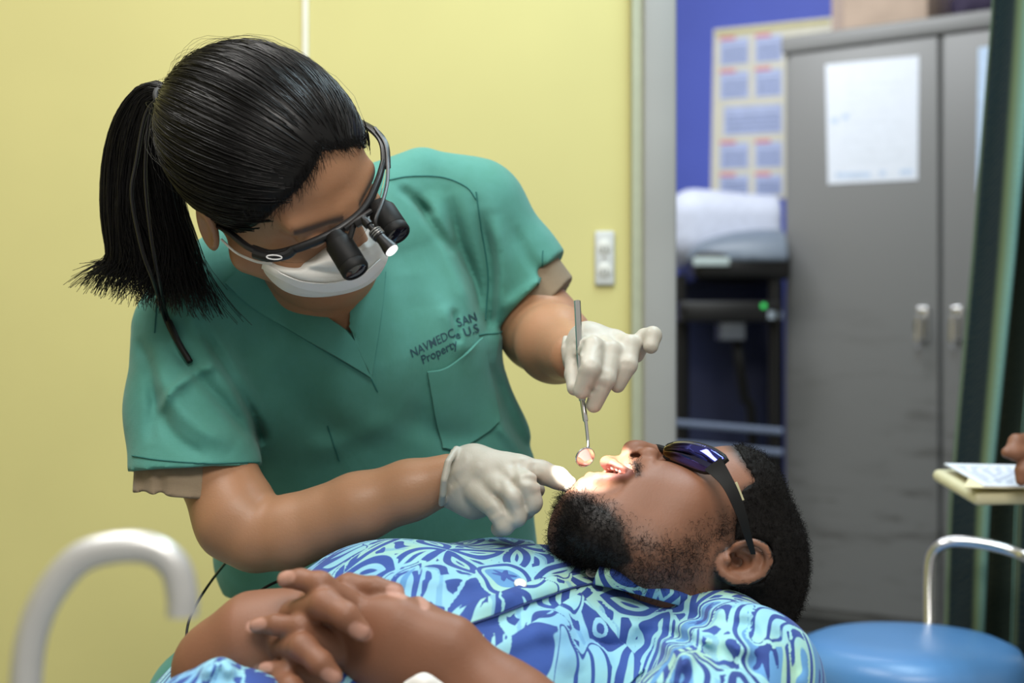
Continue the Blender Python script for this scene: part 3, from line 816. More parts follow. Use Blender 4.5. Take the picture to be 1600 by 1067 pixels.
for ln, am in (([(895, 540), (915, 535)], -.0014), ([(893, 552), (912, 556)], .0014), ([(896, 566), (910, 572)], -.0012), ([(925, 520), (940, 545)], .001), ([(915, 606), (930, 612)], -.0008), ([(935, 585), (955, 588)], -.0009), ([(932, 600), (948, 605)], -.0008), ([(970, 568), (990, 572)], -.0008), ([(915, 565), (932, 570)], -.0008)):
    s.crease(ln, am, 3.5, 1.33, 1.5)
v, fc = s.mesh(.0013); g_ = mesh_np('glove', v, fc, M['glove'], woman)
g_['label'] = 'glove gripping the mirror handle'

# ---- scrub top
HEM_R = P(308, 728, 1.48)
def scrub_solid(s):
    s.loft([(P(492, 425, 1.61), V(.93, 0, .38), .158, .084), (P(535, 560, 1.63), V(.97, 0, .22), .172, .116), (P(588, 720, 1.69), V(1, 0, .05), .182, .118), (P(588, 870, 1.73), V(1, 0, 0), .197, .128)], 0, kj=.03)
    s.loft([(P(588, 860, 1.73), V(1, 0, 0), .190, .125), (P(590, 930, 1.735), V(1, 0, 0), .178, .12)], .01)
    s.chain([P(470, 350, 1.58), P(420, 400, 1.56), P(330, 450, 1.55)], [.035, .05, .05], .04)
    s.chain([P(560, 330, 1.60), P(660, 285, 1.63), P(735, 320, 1.65)], [.045, .040, .05], .04)
s = SDF(); scrub_solid(s)
s.plane(P(590, 902, 1.73), V(.10, 0, -1))
# right sleeve
q = SDF(); q.chain([P(300, 520, 1.57), P(300, 640, 1.52), P(309, 790, 1.475)], [R(93, 1.57), R(98, 1.52), R(106, 1.475)], kj=.02)
q.plane(P(300, 732, 1.48), V(.05, -.10, -1)); s.group(q, .035)
# left sleeve
q = SDF(); q.chain([P(742, 345, 1.655), P(800, 425, 1.665), P(850, 500, 1.66)], [R(84, 1.65), R(80, 1.66), R(86, 1.66)], kj=.02)
q.plane(P(818, 470, 1.66), V(.75, -.10, -.62)); s.group(q, .035)
# folds
for ln, am, sg in (
    ([(215, 520), (240, 600), (235, 700)], -.004, 9), ([(235, 560), (290, 650), (370, 700)], .005, 13), ([(230, 590), (270, 680), (330, 720)], -.004, 9),
    ([(260, 530), (330, 610), (400, 690)], -.005, 9), ([(270, 610), (310, 580), (340, 570)], .004, 7), ([(245, 650), (265, 615), (290, 590)], .004, 6),
    ([(300, 490), (350, 570), (400, 660), (412, 700)], -.006, 8), ([(285, 470), (330, 540), (395, 650)], .004, 14),
    ([(700, 300), (720, 380), (745, 450), (750, 520)], -.006, 9), ([(672, 290), (700, 400), (740, 500)], .004, 12), ([(640, 300), (690, 370), (716, 395)], -.004, 7), ([(620, 290), (680, 340)], -.003, 6),
    ([(745, 320), (765, 400), (768, 480), (755, 530)], -.006, 9), ([(770, 330), (785, 420), (775, 500)], .005, 11), ([(800, 350), (830, 410), (870, 430)], -.003, 8), ([(780, 490), (830, 450), (868, 430)], .004, 8), ([(775, 520), (820, 490)], -.003, 8),
    ([(640, 420), (660, 560), (650, 700)], -.004, 22), ([(690, 470), (715, 520), (730, 560)], .003, 12), ([(708, 480), (716, 540)], -.005, 5),
    ([(760, 560), (800, 660), (830, 720)], -.005, 10), ([(765, 650), (810, 700), (832, 735)], .004, 8), ([(440, 480), (520, 590), (560, 700)], .003, 25), ([(420, 560), (500, 660), (600, 700)], -.004, 22),
    ([(620, 640), (690, 680), (760, 680)], -.003, 18), ([(470, 700), (540, 690), (620, 650)], .003, 16), ([(400, 800), (520, 880), (700, 870)], -.004, 16)):
    s.crease(ln, am * 1.75, sg * .85, 1.25, 1.72)
# neckline
s.prism([(330, 300), (405, 418), (470, 466), (549, 523), (558, 440), (572, 380), (580, 300)], 1.30, 1.60, .004)
v, fc = s.mesh(.003)
scrub = mesh_np('scrub_top', v, fc, M['scrub'], woman)
SB = bvh_of(v, fc)
mb = MB(); mb.grid(surf_grid(SB, [(388, 402), (410, 421), (470, 464), (550, 524)], [(352, 442), (392, 476), (480, 532), (580, 590)], 30, 7, .0022), .004)
mb.build('neckband', M['scrub_band'], scrub)
mb = MB(); mb.grid(surf_grid(SB, [(601, 425), (598, 470), (590, 530), (580, 590)], [(563, 425), (558, 450), (553, 490), (550, 524)], 26, 6, .0022), .004)
mb.build('neckband', M['scrub_band'], scrub)
mb = MB(); mb.grid(surf_grid(SB, [(667, 580), (700, 572), (750, 528)], [(690, 700), (720, 700), (778, 660)], 24, 20, .0014), .003)
pk = mb.build('chest_pocket', M['scrub'], scrub)
mb = MB(); mb.tube([cast(SB, x, y, .003) for x, y in spline([(667, 581), (700, 572), (751, 529)], 30)], .0013, 6); mb.build('pocket_hem', M['scrub_band'], pk)
mb = MB(); mb.tube([cast(SB, x, y, .003) for x, y in spline([(668, 594), (700, 586), (753, 543)], 30)], .0006, 5); mb.build('pocket_stitch', M['seam'], pk)
for ln in ([(606, 282), (640, 276), (690, 277), (728, 292), (744, 312)], [(744, 300), (752, 360), (762, 430), (758, 500)], [(246, 470), (242, 520)], [(207, 712), (250, 719), (320, 724), (405, 722)], [(848, 392), (842, 440), (795, 512), (748, 524)], [(580, 592), (584, 600), (590, 612)], [(352, 442), (392, 476), (480, 532), (579, 590)], [(388, 404), (410, 423), (470, 466), (549, 526)], [(602, 425), (598, 470), (590, 530), (580, 588)], [(512, 665), (520, 690), (530, 720)]):
    q = [c for c in (cast(SB, x, y, .0006) for x, y in spline(ln, 30)) if c is not None]
    mb = MB(); mb.tube(q, .0008, 5); mb.build('seam', M['seam'], scrub)
# lettering above the pocket
M['ink'] = plain('faded_dark_ink', (.012, .055, .075), .8)
def lettering(txt, o, ex, ey, size, width):
    c = bpy.data.curves.new('lettering', 'FONT'); c.body = txt; c.size = 1.0; c.offset = .010; c.resolution_u = 3
    t = bpy.data.objects.new('lettering_tmp', c); COL.objects.link(t)
    dg = bpy.context.evaluated_depsgraph_get(); me = bpy.data.meshes.new_from_object(t.evaluated_get(dg))
    bpy.data.objects.remove(t)
    bm = bmesh.new(); bm.from_mesh(me); bmesh.ops.triangulate(bm, faces=bm.faces[:])
    bmesh.ops.subdivide_edges(bm, edges=[e for e in bm.edges if e.calc_length() > .25], cuts=2); bmesh.ops.triangulate(bm, faces=bm.faces[:])
    xs_ = [q.co.x for q in bm.verts]; wd = max(xs_)
    vv = []
    for q in bm.verts:
        a = q.co.x / wd * width; b = q.co.y * size
        p = cast(SB, o[0] + ex[0] * a + ey[0] * b, o[1] + ex[1] * a + ey[1] * b, .0009)
        vv.append(p)
    bm.verts.index_update(); ff = [[q.index for q in p.verts] for p in bm.faces]; bm.free()
    return vv, ff
ex = nrm((92, -57)); ey = nrm((-50, -92))
for txt, o, size, wd in (('NAVMEDC', (643, 559), 19, 76), ('SAN', (716, 511), 19, 31), ('Property', (660, 569), 19, 62), ('e U.S', (713, 531), 19, 38)):
    ex = nrm((92, -46 if txt in ('NAVMEDC', 'Property') else -34)); ey = V(-.32, -.95)
    vv, ff = lettering(txt, o, ex, ey, size, wd)
    mesh_np('lettering', vv, ff, M['ink'], scrub, False)
# undershirt sleeves showing under the scrub sleeves
s = SDF(); s.chain([P(305, 640, 1.52), P(292, 800, 1.475)], [R(88, 1.52), R(84, 1.475)]); s.plane(P(240, 772, 1.48), V(-.08, -.10, -1)); s.plane(P(300, 690, 1.5), V(0, 0, 1))
s.chain([P(340, 700, 1.5), P(400, 860, 1.44)], [R(70, 1.5), R(62, 1.44)], .004, 's')
s.crease([(222, 730), (226, 785)], -.003, 6, 1.3, 1.7); s.crease([(250, 735), (252, 780)], -.004, 6, 1.3, 1.7)
v, fc = s.mesh(.0025); us = mesh_np('undershirt_sleeve', v, fc, M['khaki'], woman)
s = SDF(); s.chain([P(800, 425, 1.665), P(872, 522, 1.655)], [R(72, 1.66), R(71, 1.655)]); s.plane(P(852, 490, 1.66), V(.78, -.1, -.60)); s.plane(P(805, 440, 1.66), V(-.75, .1, .62))
v, fc = s.mesh(.0025); mesh_np('undershirt_sleeve', v, fc, M['khaki'], woman)
# trousers, seated
s = SDF()
s.loft([(P(590, 890, 1.74), V(1, 0, 0), .172, .115), (P(592, 1000, 1.78), V(1, 0, 0), .185, .125), (P(592, 1060, 1.80), V(1, 0, 0), .18, .14)], 0)
for q in (-1, 1):
    hx = P(592, 1060, 1.8); s.chain([hx + V(.09 * q, 0, .0), V(hx[0] + .17 * q, 1.62, .50), V(hx[0] + .20 * q, 1.56, .44), V(hx[0] + .19 * q, 1.66, .12)], [.095, .075, .068, .058], .03, kj=.02)
v, fc = s.mesh(.006); mesh_np('scrub_trousers', v, fc, M['scrub'], woman)
for q in (-1, 1):
    hx = P(592, 1060, 1.8)[0] + .19 * q; s = SDF(); s.ell(V(hx, 1.60, .045), (.045, .13, .05)).ell(V(hx, 1.66, .07), (.045, .06, .06), None, .02).plane(V(0, 0, .0), V(0, 0, -1))
    v, fc = s.mesh(.005); mesh_np('shoe', v, fc, M['black_matte'], woman)
os_ = empty('operator_stool', V(P(592, 0, 1.8)[0], 1.85, 0), 'low round stool carrying the seated dentist behind the reclining man', 'stool')
hz = P(592, 1060, 1.8)[2] - .145; sx = P(592, 0, 1.8)[0]
mb = MB(); mb.lathe(V(sx, 1.85, hz - .07), UP, [(0, .15), (.02, .18), (.05, .18), (.07, .15)], 40); mb.build('seat', M['black_matte'], os_)
mb = MB(); mb.lathe(V(sx, 1.85, .03), UP, [(0, .20), (.03, .20), (.05, .03), (hz - .10, .03)], 32); mb.build('base', M['chrome'], os_)

# ---- hair
HC = WH(0, -.014, .048); HR = (.088, .108, .086)
def scalp(d, k=1.0): return HC + (d * np.array(HR) * k) @ np.array(WH.ax)
tie_d = np.array(WH.loc(P(262, 152, 1.40))) - np.array([0, -.014, .048]); tie_d = nrm(tie_d / np.array(HR))
s = SDF(); s.ell(HC, HR, WH.ax)
s.ell(WH(0, -.055, .005), (.066, .055, .07), WH.ax, .02)
hair_c = .010
def hairline(r): return np.interp(np.abs(r), [0, .022, .039, .054, .069, .09], [-.022, -.010, -.004, .001, .010, .012])
def _hl(X, Y, Z):
    d = [(a - b) / WH.k for a, b in zip((X, Y, Z), WH.o)]
    q = [d[0] * e[0] + d[1] * e[1] + d[2] * e[2] for e in WH.ax]
    return hairline(q[0]) - (.69 * q[1] - .72 * q[2])
s._reg(_hl, V(-9, -9, -9), V(9, 9, 9), .006, 's')
s.ell(WH(.080, .0, -.005), (.02, .024, .030), WH.ax, .006, 's').ell(WH(-.080, .0, -.005), (.02, .024, .030), WH.ax, .006, 's')
s.ell(scalp(tie_d, .93), (.022, .022, .022), None, .02)
v, fc = s.mesh(.0025); hair = mesh_np('hair', v, fc, M['hair'], woman)
rng = np.random.default_rng(3)
def slerp(a, b, t):
    om = np.arccos(np.clip((a * b).sum(-1, keepdims=True), -1, 1)); so = np.sin(om) + 1e-9
    return (np.sin((1 - t) * om) * a[:, None, :].reshape(len(a), 1, 3) [:, 0][:, None] if False else None)
def hair_paths(n, k):
    d0 = rng.normal(size=(n * 4, 3)); d0 /= np.linalg.norm(d0, axis=1, keepdims=True)
    p = d0 * np.array(HR) + np.array([0, -.014, .048])
    side = p[:, 1] * .69 - p[:, 2] * .72 - hairline(p[:, 0])
    ok = (side < .0045) & (p[:, 2] > -.03)
    d0 = d0[ok][:n]; side = side[ok][:n]; n = len(d0)
    b = tie_d[None]; om = np.arccos(np.clip((d0 * b).sum(1), -.999, .999))[:, None, None]
    t = np.linspace(0, 1, k)[None, :, None]
    D = (np.sin((1 - t) * om) * d0[:, None] + np.sin(t * om) * b[:, None]) / np.sin(om)
    ph = rng.uniform(0, 6.28, (n, 1)); lift = 1.004 + .010 * rng.random((n, 1)) + .006 * np.sin(np.linspace(0, 1, k)[None] * 5 + ph)
    lift = lift * (1 - .02 * np.exp(-np.linspace(0, 1, k)[None] * 12))
    D = D + rng.normal(size=(n, 1, 3)) * .006 + .012 * np.sin(t * 3 + ph[:, :, None]) * rng.normal(size=(n, 1, 3)) * np.sin(t * np.pi)
    return HC + (D * np.array(HR) * lift[:, :, None]) @ np.array(WH.ax)
v1, f1 = strands(hair_paths(5200, 14), .00055, .00045)
mesh_np('hair_strands', v1, f1, M['hair'], hair)
# loose fly-away hairs
pp = hair_paths(120, 10); c0 = pp.mean(1, keepdims=True)
pp = pp + (pp - HC) * (rng.random((len(pp), 1, 1)) * .10) * np.sin(np.linspace(0, 1, 10)[None, :, None] * np.pi) + rng.normal(size=(len(pp), 1, 3)) * .004 * np.linspace(0, 1, 10)[None, :, None]
v1, f1 = strands(pp, .00018, .00012); mesh_np('loose_hairs', v1, f1, M['hair'], hair)
# soft wisps along the hairline
def wisps(n, k):
    r = rng.uniform(-.074, .074, n); c = hairline(r); p = np.zeros((n, 3)); p[:, 0] = r
    # walk down the front of the head until the hairline value is met
    best = np.full(n, 9.); 
    for a in np.linspace(.1, 1.5, 120):
        e = np.sqrt(np.clip(1 - (r / HR[0]) ** 2, 0, 1)); f = -.014 + HR[1] * e * math.sin(a); u = .048 + HR[2] * e * math.cos(a)
        d = np.abs(.69 * f - .72 * u - c); m = d < best; best = np.where(m, d, best); p[:, 1] = np.where(m, f, p[:, 1]); p[:, 2] = np.where(m, u, p[:, 2])
    g = (p - np.array([0, -.014, .048])) / np.array(HR); g /= np.linalg.norm(g, axis=1, keepdims=True)
    dn = np.stack([.75 * np.sign(r) * rng.random(n), .35 + .2 * rng.random(n), -.8 * np.ones(n)], 1); L = rng.uniform(.001, .020, (n, 1, 1)) * rng.random((n, 1, 1)) ; t = np.linspace(0, 1, k)[None, :, None]
    st_ = p - .012 * dn; pts = st_[:, None] + dn[:, None] * (t * (.012 + L)) + .002 * np.sin(t * 3 + rng.uniform(0, 6, (n, 1, 1))) * rng.normal(size=(n, 1, 3))
    q = (pts - np.array([0, -.014, .048])) / np.array(HR); rad = np.linalg.norm(q, axis=2, keepdims=True)
    pts = np.array([0, -.014, .048]) + q / rad * np.array(HR) * (1.004 - .012 * t)
    return WH.o + (pts @ np.array(WH.ax)) * WH.k
v1, f1 = strands(wisps(300, 8), .00030, .00010); mesh_np('hairline_wisps', v1, f1, M['hair'], hair)
# ponytail
tp = P(258, 152, 1.41)
def pony(n, k):
    a = np.array(spline([P(268, 150, 1.41), P(238, 165, 1.43), P(222, 240, 1.45), P(225, 330, 1.46), P(240, 405, 1.47), P(232, 470, 1.48)], k))
    tsv = np.linspace(0, 1, k)[None]; wv_ = np.interp(np.linspace(0, 1, k), [0, .1, .3, .6, .85, 1], [.008, .018, .033, .046, .054, .058])
    T = np.gradient(a, axis=0); T /= np.linalg.norm(T, axis=1, keepdims=True); S = np.cross(T, V(0, 1, 0)); S /= np.linalg.norm(S, axis=1, keepdims=True); B = np.cross(T, S)
    r = np.sqrt(rng.random((n, 1))); an = rng.uniform(0, 6.28, (n, 1)); an = an + .5 * np.linspace(0, 1, k)[None] * rng.normal(size=(n, 1))
    u = r * np.cos(an); q = r * np.sin(an)
    pts = a[None] + (u * wv_)[:, :, None] * S[None] + (q * wv_ * .75)[:, :, None] * B[None]
    tip = np.clip(np.linspace(0, 1, k)[None] - .8, 0, 1) * 5
    pts = pts + (tip * rng.normal(size=(n, 1)) * .016 + .004 * np.sin(9 * tsv + 5 * u) * tsv)[:, :, None] * S[None] + (tip * (u * .02))[:, :, None] * S[None]
    L = np.clip(rng.normal(.90, .075, (n, 1, 1)) + .05 * np.sin(u[:, :1, None] * 9), .6, 1.0)
    # shorten by resampling along the strand
    ts = np.linspace(0, 1, k)[None, :] * np.clip(L[:, :, 0], 0, 1); ii = np.clip((ts * (k - 1)).astype(int), 0, k - 2); fr = ts * (k - 1) - ii
    rows = np.arange(n)[:, None]
    return pts[rows, ii] * (1 - fr)[:, :, None] + pts[rows, ii + 1] * fr[:, :, None]
s = SDF(); s.chain([P(268, 150, 1.41), P(238, 168, 1.43), P(223, 240, 1.45), P(227, 330, 1.46), P(238, 395, 1.47)], [.006, .010, .018, .022, .018], kj=.02)
v, fc = s.mesh(.003); pt = mesh_np('ponytail', v, fc, M['hair'], hair)
v1, f1 = strands(pony(2600, 18), .0006, .0003); mesh_np('ponytail_strands', v1, f1, M['hair'], hair)
mb = MB(); td = nrm(P(238, 168, 1.43) - P(268, 150, 1.41)); c = P(257, 154, 1.415)
sd = nrm(np.cross(td, V(0, 1, 0))); s3 = np.cross(td, sd)
mb.tube([c + .0105 * (math.cos(a) * sd + math.sin(a) * s3) for a in np.linspace(0, 2 * math.pi, 40)], .003, 8, False); mb.build('hair_tie', plain('grey_elastic', (.03, .03, .03), .6), hair)

# ---- mask
s = SDF()
H = WH
s.ell(H(0, .060, -.025), (.0695, .061, .047), H.ax)
for q in (1,): s.ell(H(.042 * q, .072, -.016), (.027, .024, .026), H.ax, .012)
s.ell(H(0, .098, -.010), (.024, .027, .034), H.ax, .03)
s.plane(H(0, .125, .012), H.u * 1 - H.f * .35)
s.plane(H(0, .045, 0), -H.f)
s.plane(H(-.050, .06, 0), -H.r)
inner = SDF()
s.ell(H(0, .048, -.030), (.061, .054, .042), H.ax, .004, 's')
s.crease([(412, 398), (440, 420), (490, 438), (540, 438), (596, 405)], .0022, 5, 1.15, 1.45)
s.crease([(420, 396), (460, 415), (500, 424), (545, 424), (600, 395)], -.0026, 3.5, 1.15, 1.45)
s.crease([(500, 395), (545, 405), (590, 385)], -.0015, 4, 1.15, 1.45)
s.crease([(560, 370), (575, 390), (580, 410)], .0018, 4, 1.15, 1.45)
v, fc = s.mesh(.0016); mask = mesh_np('face_mask', v, fc, cloth('white_mask_paper', (.66, .66, .62), (.74, .74, .71), .75, .2), woman)

MKB = bvh_of(v, fc)
A = [(414, 410), (440, 425), (475, 438), (520, 440), (562, 428), (592, 404)]; Bm = [(412, 418), (440, 434), (475, 449), (520, 453), (566, 440), (598, 412)]
q = [(a, b) for a, b in zip(spline(A, 40), spline(Bm, 40)) if cast(MKB, *a) is not None and cast(MKB, *b) is not None]
if len(q) > 10:
    G = np.array([[cast(MKB, *(a + (b - a) * t), .0012) if cast(MKB, *(a + (b - a) * t)) is not None else cast(MKB, *a, .0012) for t in np.linspace(0, 1, 5)] for a, b in q])
    mb = MB(); mb.grid(G, .0012); mb.build('hem_band', cloth('white_mask_hem', (.76, .76, .74), (.80, .80, .79), .7, .1), mask)
mb = MB(); mb.tube(spline(PL([(424, 412, 1.305), (398, 408, 1.312), (368, 394, 1.325), (346, 374, 1.338)]), 16), .0012, 8); mb.build('ear_loop', plain('white_elastic', (.7, .7, .68), .7), mask)
# ---------------------------------------------------------------- the patient
M['skin_p'] = skin('brown_skin', (.225, .098, .054), (.27, .11, .06), .52, .08, mask=['stubble', 'lip', 'nail', 'scalp'], mask_col=[(.012, .009, .007), (.20, .06, .05), (.46, .25, .19), (.014, .010, .008)])
PH = Frame(P(1078, 872, 1.40), (-.524, .839, -.146), (-.285, -.011, .959))
EAR = [(1141, 864), (1152, 852), (1176, 847), (1195, 856), (1202, 876), (1191, 896), (1168, 907), (1146, 906), (1129, 895), (1122, 879), (1127, 870)]
def patient_face(s):
    H = PH
    s.ell(H(0, -.008, .040), (.074, .093, .080), H.ax)
    s.ell(P(1050, 812, 1.392), (.060, .060, .088), H.ax, .02)
    s.ell(P(1140, 775, 1.415), (.055, .05, .05), H.ax, .02)
    s.ell(P(1085, 795, 1.345), (.022, .028, .034), H.ax, .025)
    s.ell(P(1020, 790, 1.345), (.018, .034, .036), H.ax, .025)
    s.chain([P(1105, 880, 1.345), P(1010, 872, 1.325), P(935, 830, 1.33), P(902, 802, 1.345)], [R(42, 1.34), R(44, 1.33), R(42, 1.33), R(26, 1.345)], .03, kj=.02)
    s.chain([P(1060, 850, 1.49), P(960, 830, 1.44), P(908, 802, 1.37)], [R(34, 1.4), R(34, 1.4), R(24, 1.37)], .03, kj=.02)
    s.ell(P(915, 838, 1.375), (.035, .03, .03), None, .03)
    # opened lower jaw and lips
    s.cap(P(902, 786, 1.347), P(945, 768, 1.352), R(19, 1.35), R(22, 1.35), .014)
    s.cap(P(914, 757, 1.350), P(952, 756, 1.346), R(11, 1.35), R(14, 1.35), .012)
    s.chain([P(965, 742, 1.395), P(922, 746, 1.362), P(935, 748, 1.343), P(978, 745, 1.334)], [R(5, 1.35), R(7.5, 1.35), R(7.5, 1.35), R(5, 1.35)], .006, kj=.004)
    s.cap(P(985, 736, 1.372), P(1012, 742, 1.365), R(23, 1.36), R(26, 1.36), .014)
    s.chain([P(975, 722, 1.405), P(947, 722, 1.378), P(958, 726, 1.360), P(984, 738, 1.337)], [R(5, 1.36), R(8.5, 1.36), R(8, 1.36), R(5, 1.35)], .007, kj=.004)
    s.cap(P(956, 722, 1.378), P(974, 716, 1.382), R(8, 1.38), R(5, 1.38), .006)
    s.chain([P(938, 734, 1.372), P(955, 735, 1.358), P(976, 739, 1.338)], [R(6, 1.36), R(6.5, 1.36), R(3, 1.34)], .003, 's', kj=.004)
    s.cap(P(950, 734, 1.36), P(985, 742, 1.375), R(7, 1.36), R(7, 1.36), .003, 's')
    # nose
    s.chain([P(1058, 722, 1.405), P(1030, 710, 1.398), P(1004, 704, 1.390)], [R(11, 1.4), R(13, 1.4), R(15, 1.39)], .010, kj=.005)
    s.ell(P(989, 703, 1.385), (R(16.5, 1.4), R(16, 1.4), R(15, 1.4)), None, .008)
    s.ell(P(1013, 710, 1.370), (R(16, 1.37), R(11, 1.37), R(12, 1.37)), None, .006)
    s.ell(P(995, 716, 1.374), (R(14, 1.37), R(12, 1.37), R(6, 1.37)), None, .006)
    s.ell(P(994, 712, 1.372), (R(9.5, 1.37), R(14, 1.37), R(4, 1.37)), None, .002, 's')
    s.crease([(1020, 726), (1030, 718), (1032, 708)], -.0015, 3, 1.2, 1.39)
    # near ear
    YE = 1.318
    q = SDF()
    q.ell(P(1162, 878, YE + .008), (R(38, YE), .0075, R(29, YE)), (V(.95, 0, .3), V(.1, 1, .05), V(-.3, 0, .95)))
    s.group(q, .004)
    s.ell(P(1160, 875, YE + .001), (R(25, YE), .007, R(19, YE)), (V(.95, 0, .3), V(0, 1, 0), V(-.3, 0, .95)), .004, 's')
    ep = spline([P(x, y, YE + dy) for (x, y), dy in zip(EAR, (.010, .002, -.002, -.003, -.002, 0, .001, .001, .002, .004, .008))], 31)
    s.chain(ep, [R(r, YE) for r in np.interp(np.linspace(0, 10, 31), range(11), (4, 5, 5.5, 6, 6, 6.5, 7.5, 9.5, 8.5, 6, 4))], .0035, kj=.002)
    s.chain([P(1160, 858, YE + .006), P(1180, 868, YE + .003), P(1180, 886, YE + .003), P(1166, 896, YE + .003), P(1150, 893, YE + .003)], [R(4, YE), R(5, YE), R(5.5, YE), R(5, YE), R(5, YE)], .005, kj=.003)
    s.ell(P(1136, 874, YE + .004), (R(7, YE), .006, R(8, YE)), None, .005)
    s.ell(P(1152, 880, YE + .009), (R(10, YE), .010, R(8, YE)), None, .004, 's')
    s.ell(P(1145, 868, YE + .008), (R(6, YE), .008, R(5, YE)), None, .003, 's')
def patient_hands(s):
    k = .004
    # left hand: back of the hand, wrist, forearm
    s.loft([(P(535, 985, 1.150), V(.35, -.2, .9), R(58, 1.15), R(26, 1.15)), (P(610, 1012, 1.145), V(.45, -.3, .85), R(74, 1.15), R(40, 1.15)), (P(690, 1040, 1.14), V(.5, -.3, .8), R(72, 1.15), R(44, 1.15)), (P(790, 1110, 1.13), V(.6, -.3, .75), R(66, 1.14), R(52, 1.14))], 0, kj=.03)
    s.chain([P(790, 1110, 1.13), P(905, 1180, 1.11), P(1040, 1260, 1.10)], [R(64, 1.13), R(78, 1.1), R(80, 1.1)], .03, kj=.02)
    s.chain([P(560, 955, 1.145), P(500, 913, 1.130), P(470, 905, 1.135), P(447, 905, 1.142)], [R(23, 1.14), R(20, 1.13), R(16, 1.13), R(14, 1.14)], k, kj=.004)
    s.chain([P(525, 1015, 1.142), P(470, 980, 1.125), P(432, 976, 1.130), P(402, 977, 1.138)], [R(23, 1.14), R(19, 1.13), R(16, 1.13), R(13, 1.14)], k, kj=.004)
    s.chain([P(500, 1060, 1.135), P(455, 1048, 1.122), P(415, 1045, 1.13)], [R(20, 1.14), R(16, 1.13), R(12, 1.13)], k, kj=.004)
    s.chain([P(690, 985, 1.150), P(665, 962, 1.152), P(655, 944, 1.155)], [R(24, 1.15), R(17, 1.15), R(11, 1.15)], .012, kj=.004)
    # right hand under it and right forearm
    s.chain([P(470, 985, 1.175), P(400, 1005, 1.185), P(345, 1045, 1.20), P(330, 1120, 1.24), P(420, 1150, 1.42)], [R(42, 1.17), R(62, 1.18), R(62, 1.2), R(62, 1.24), R(60, 1.4)], .012, kj=.03)
    s.loft([(P(400, 990, 1.185), V(-.3, .4, .8), R(56, 1.18), R(40, 1.18)), (P(500, 960, 1.170), V(-.3, .4, .8), R(50, 1.17), R(26, 1.17))], .02, kj=.02)
    s.chain([P(490, 940, 1.165), P(545, 915, 1.155), P(585, 918, 1.150), P(618, 924, 1.148)], [R(20, 1.16), R(19, 1.15), R(17, 1.15), R(14, 1.15)], k, kj=.004)
    s.chain([P(460, 960, 1.155), P(508, 944, 1.118), P(540, 962, 1.108), P(563, 985, 1.108)], [R(22, 1.15), R(24, 1.12), R(21, 1.11), R(17, 1.11)], k, kj=.004)
    s.chain([P(440, 1010, 1.150), P(474, 1012, 1.108), P(500, 1036, 1.098), P(520, 1056, 1.098)], [R(20, 1.15), R(22, 1.11), R(20, 1.1), R(16, 1.1)], k, kj=.004)
    s.chain([P(430, 1050, 1.14), P(455, 1075, 1.10), P(475, 1095, 1.095)], [R(18, 1.14), R(19, 1.1), R(15, 1.1)], k, kj=.004)
NAILS = [((452, 901), (437, 907), 10), ((408, 974), (394, 979), 9), ((418, 1042), (404, 1046), 8), ((664, 946), (660, 934), 7), ((612, 922), (630, 927), 9), ((556, 984), (570, 990), 12), ((512, 1054), (524, 1060), 11)]
CHEST = [(P(1012, 1040, 1.43), V(.45, -.86, -.22), .172, .098), (P(820, 1058, 1.38), V(.45, -.86, -.25), .180, .117), (P(650, 1070, 1.31), V(.45, -.86, -.22), .176, .120), (P(470, 1175, 1.24), V(.5, -.86, -.1), .165, .112), (P(290, 1300, 1.18), V(.55, -.83, 0), .160, .100)]
SH_L = P(1160, 1068, 1.245)
def patient_body(s):
    s.loft([(PH(0, -.025, -.03), PH.r, .058, .060), (P(1035, 965, 1.42), V(.5, -.85, -.15), .062, .062), (P(1000, 1010, 1.425), V(.5, -.85, -.15), .09, .070)], .025)
    s.loft([(c, w_, a - .012, b - .013) for c, w_, a, b in CHEST], .03)
    s.chain([SH_L, P(1075, 1180, 1.14), P(1040, 1260, 1.10)], [.048, .044, .041], .03, kj=.02)
    s.chain([P(870, 950, 1.60), P(560, 1090, 1.56), P(420, 1150, 1.42)], [.05, .045, .04], .03, kj=.02)
    s.loft([(P(290, 1300, 1.18), V(.55, -.83, 0), .15, .09), (P(60, 1400, 1.05), V(.55, -.83, 0), .16, .10)], .03)
s = SDF(); patient_body(s); patient_face(s); patient_hands(s)
for a, b, r in NAILS:
    pass
v, fc = s.mesh(.0019)
U_, W_ = pix(v); vn = vnormals(v, fc)
sm_ = lambda d, wd: np.clip(.5 - d / wd, 0, 1)
face_ok = (U_ > 850) & (W_ < 960) & (v[:, 1] > 1.25)
st = np.maximum(sm_(polydist(U_, W_, [(878, 775), (905, 768), (930, 778), (955, 790), (975, 815), (985, 850), (1000, 880), (960, 900), (870, 900), (862, 850), (868, 800)]), 30),
                .60 * sm_(polydist(U_, W_, [(950, 800), (1000, 826), (1060, 838), (1110, 815), (1142, 800), (1160, 800), (1150, 850), (1118, 860), (1112, 895), (1090, 915), (1000, 930), (880, 930), (900, 830)]), 50))
st = np.maximum(st, .75 * sm_(polydist(U_, W_, [(985, 712), (1000, 722), (1004, 742), (994, 744), (986, 726)]), 9)) * face_ok
st = st * (polydist(U_, W_, [tuple(p) for p in EAR]) > 4)
lip = np.maximum(sm_(linedist(U_, W_, [(940, 728), (955, 727), (984, 738)]) - 6, 5), sm_(linedist(U_, W_, [(916, 748), (940, 746), (980, 742)]) - 6, 5)) * .75 * face_ok
nail = np.zeros(len(v))
for a, b, r in NAILS:
    ok = v[:, 1] < 1.165; nail = np.maximum(nail, sm_(linedist(U_, W_, [a, b]) - r, 4) * ok * .8)
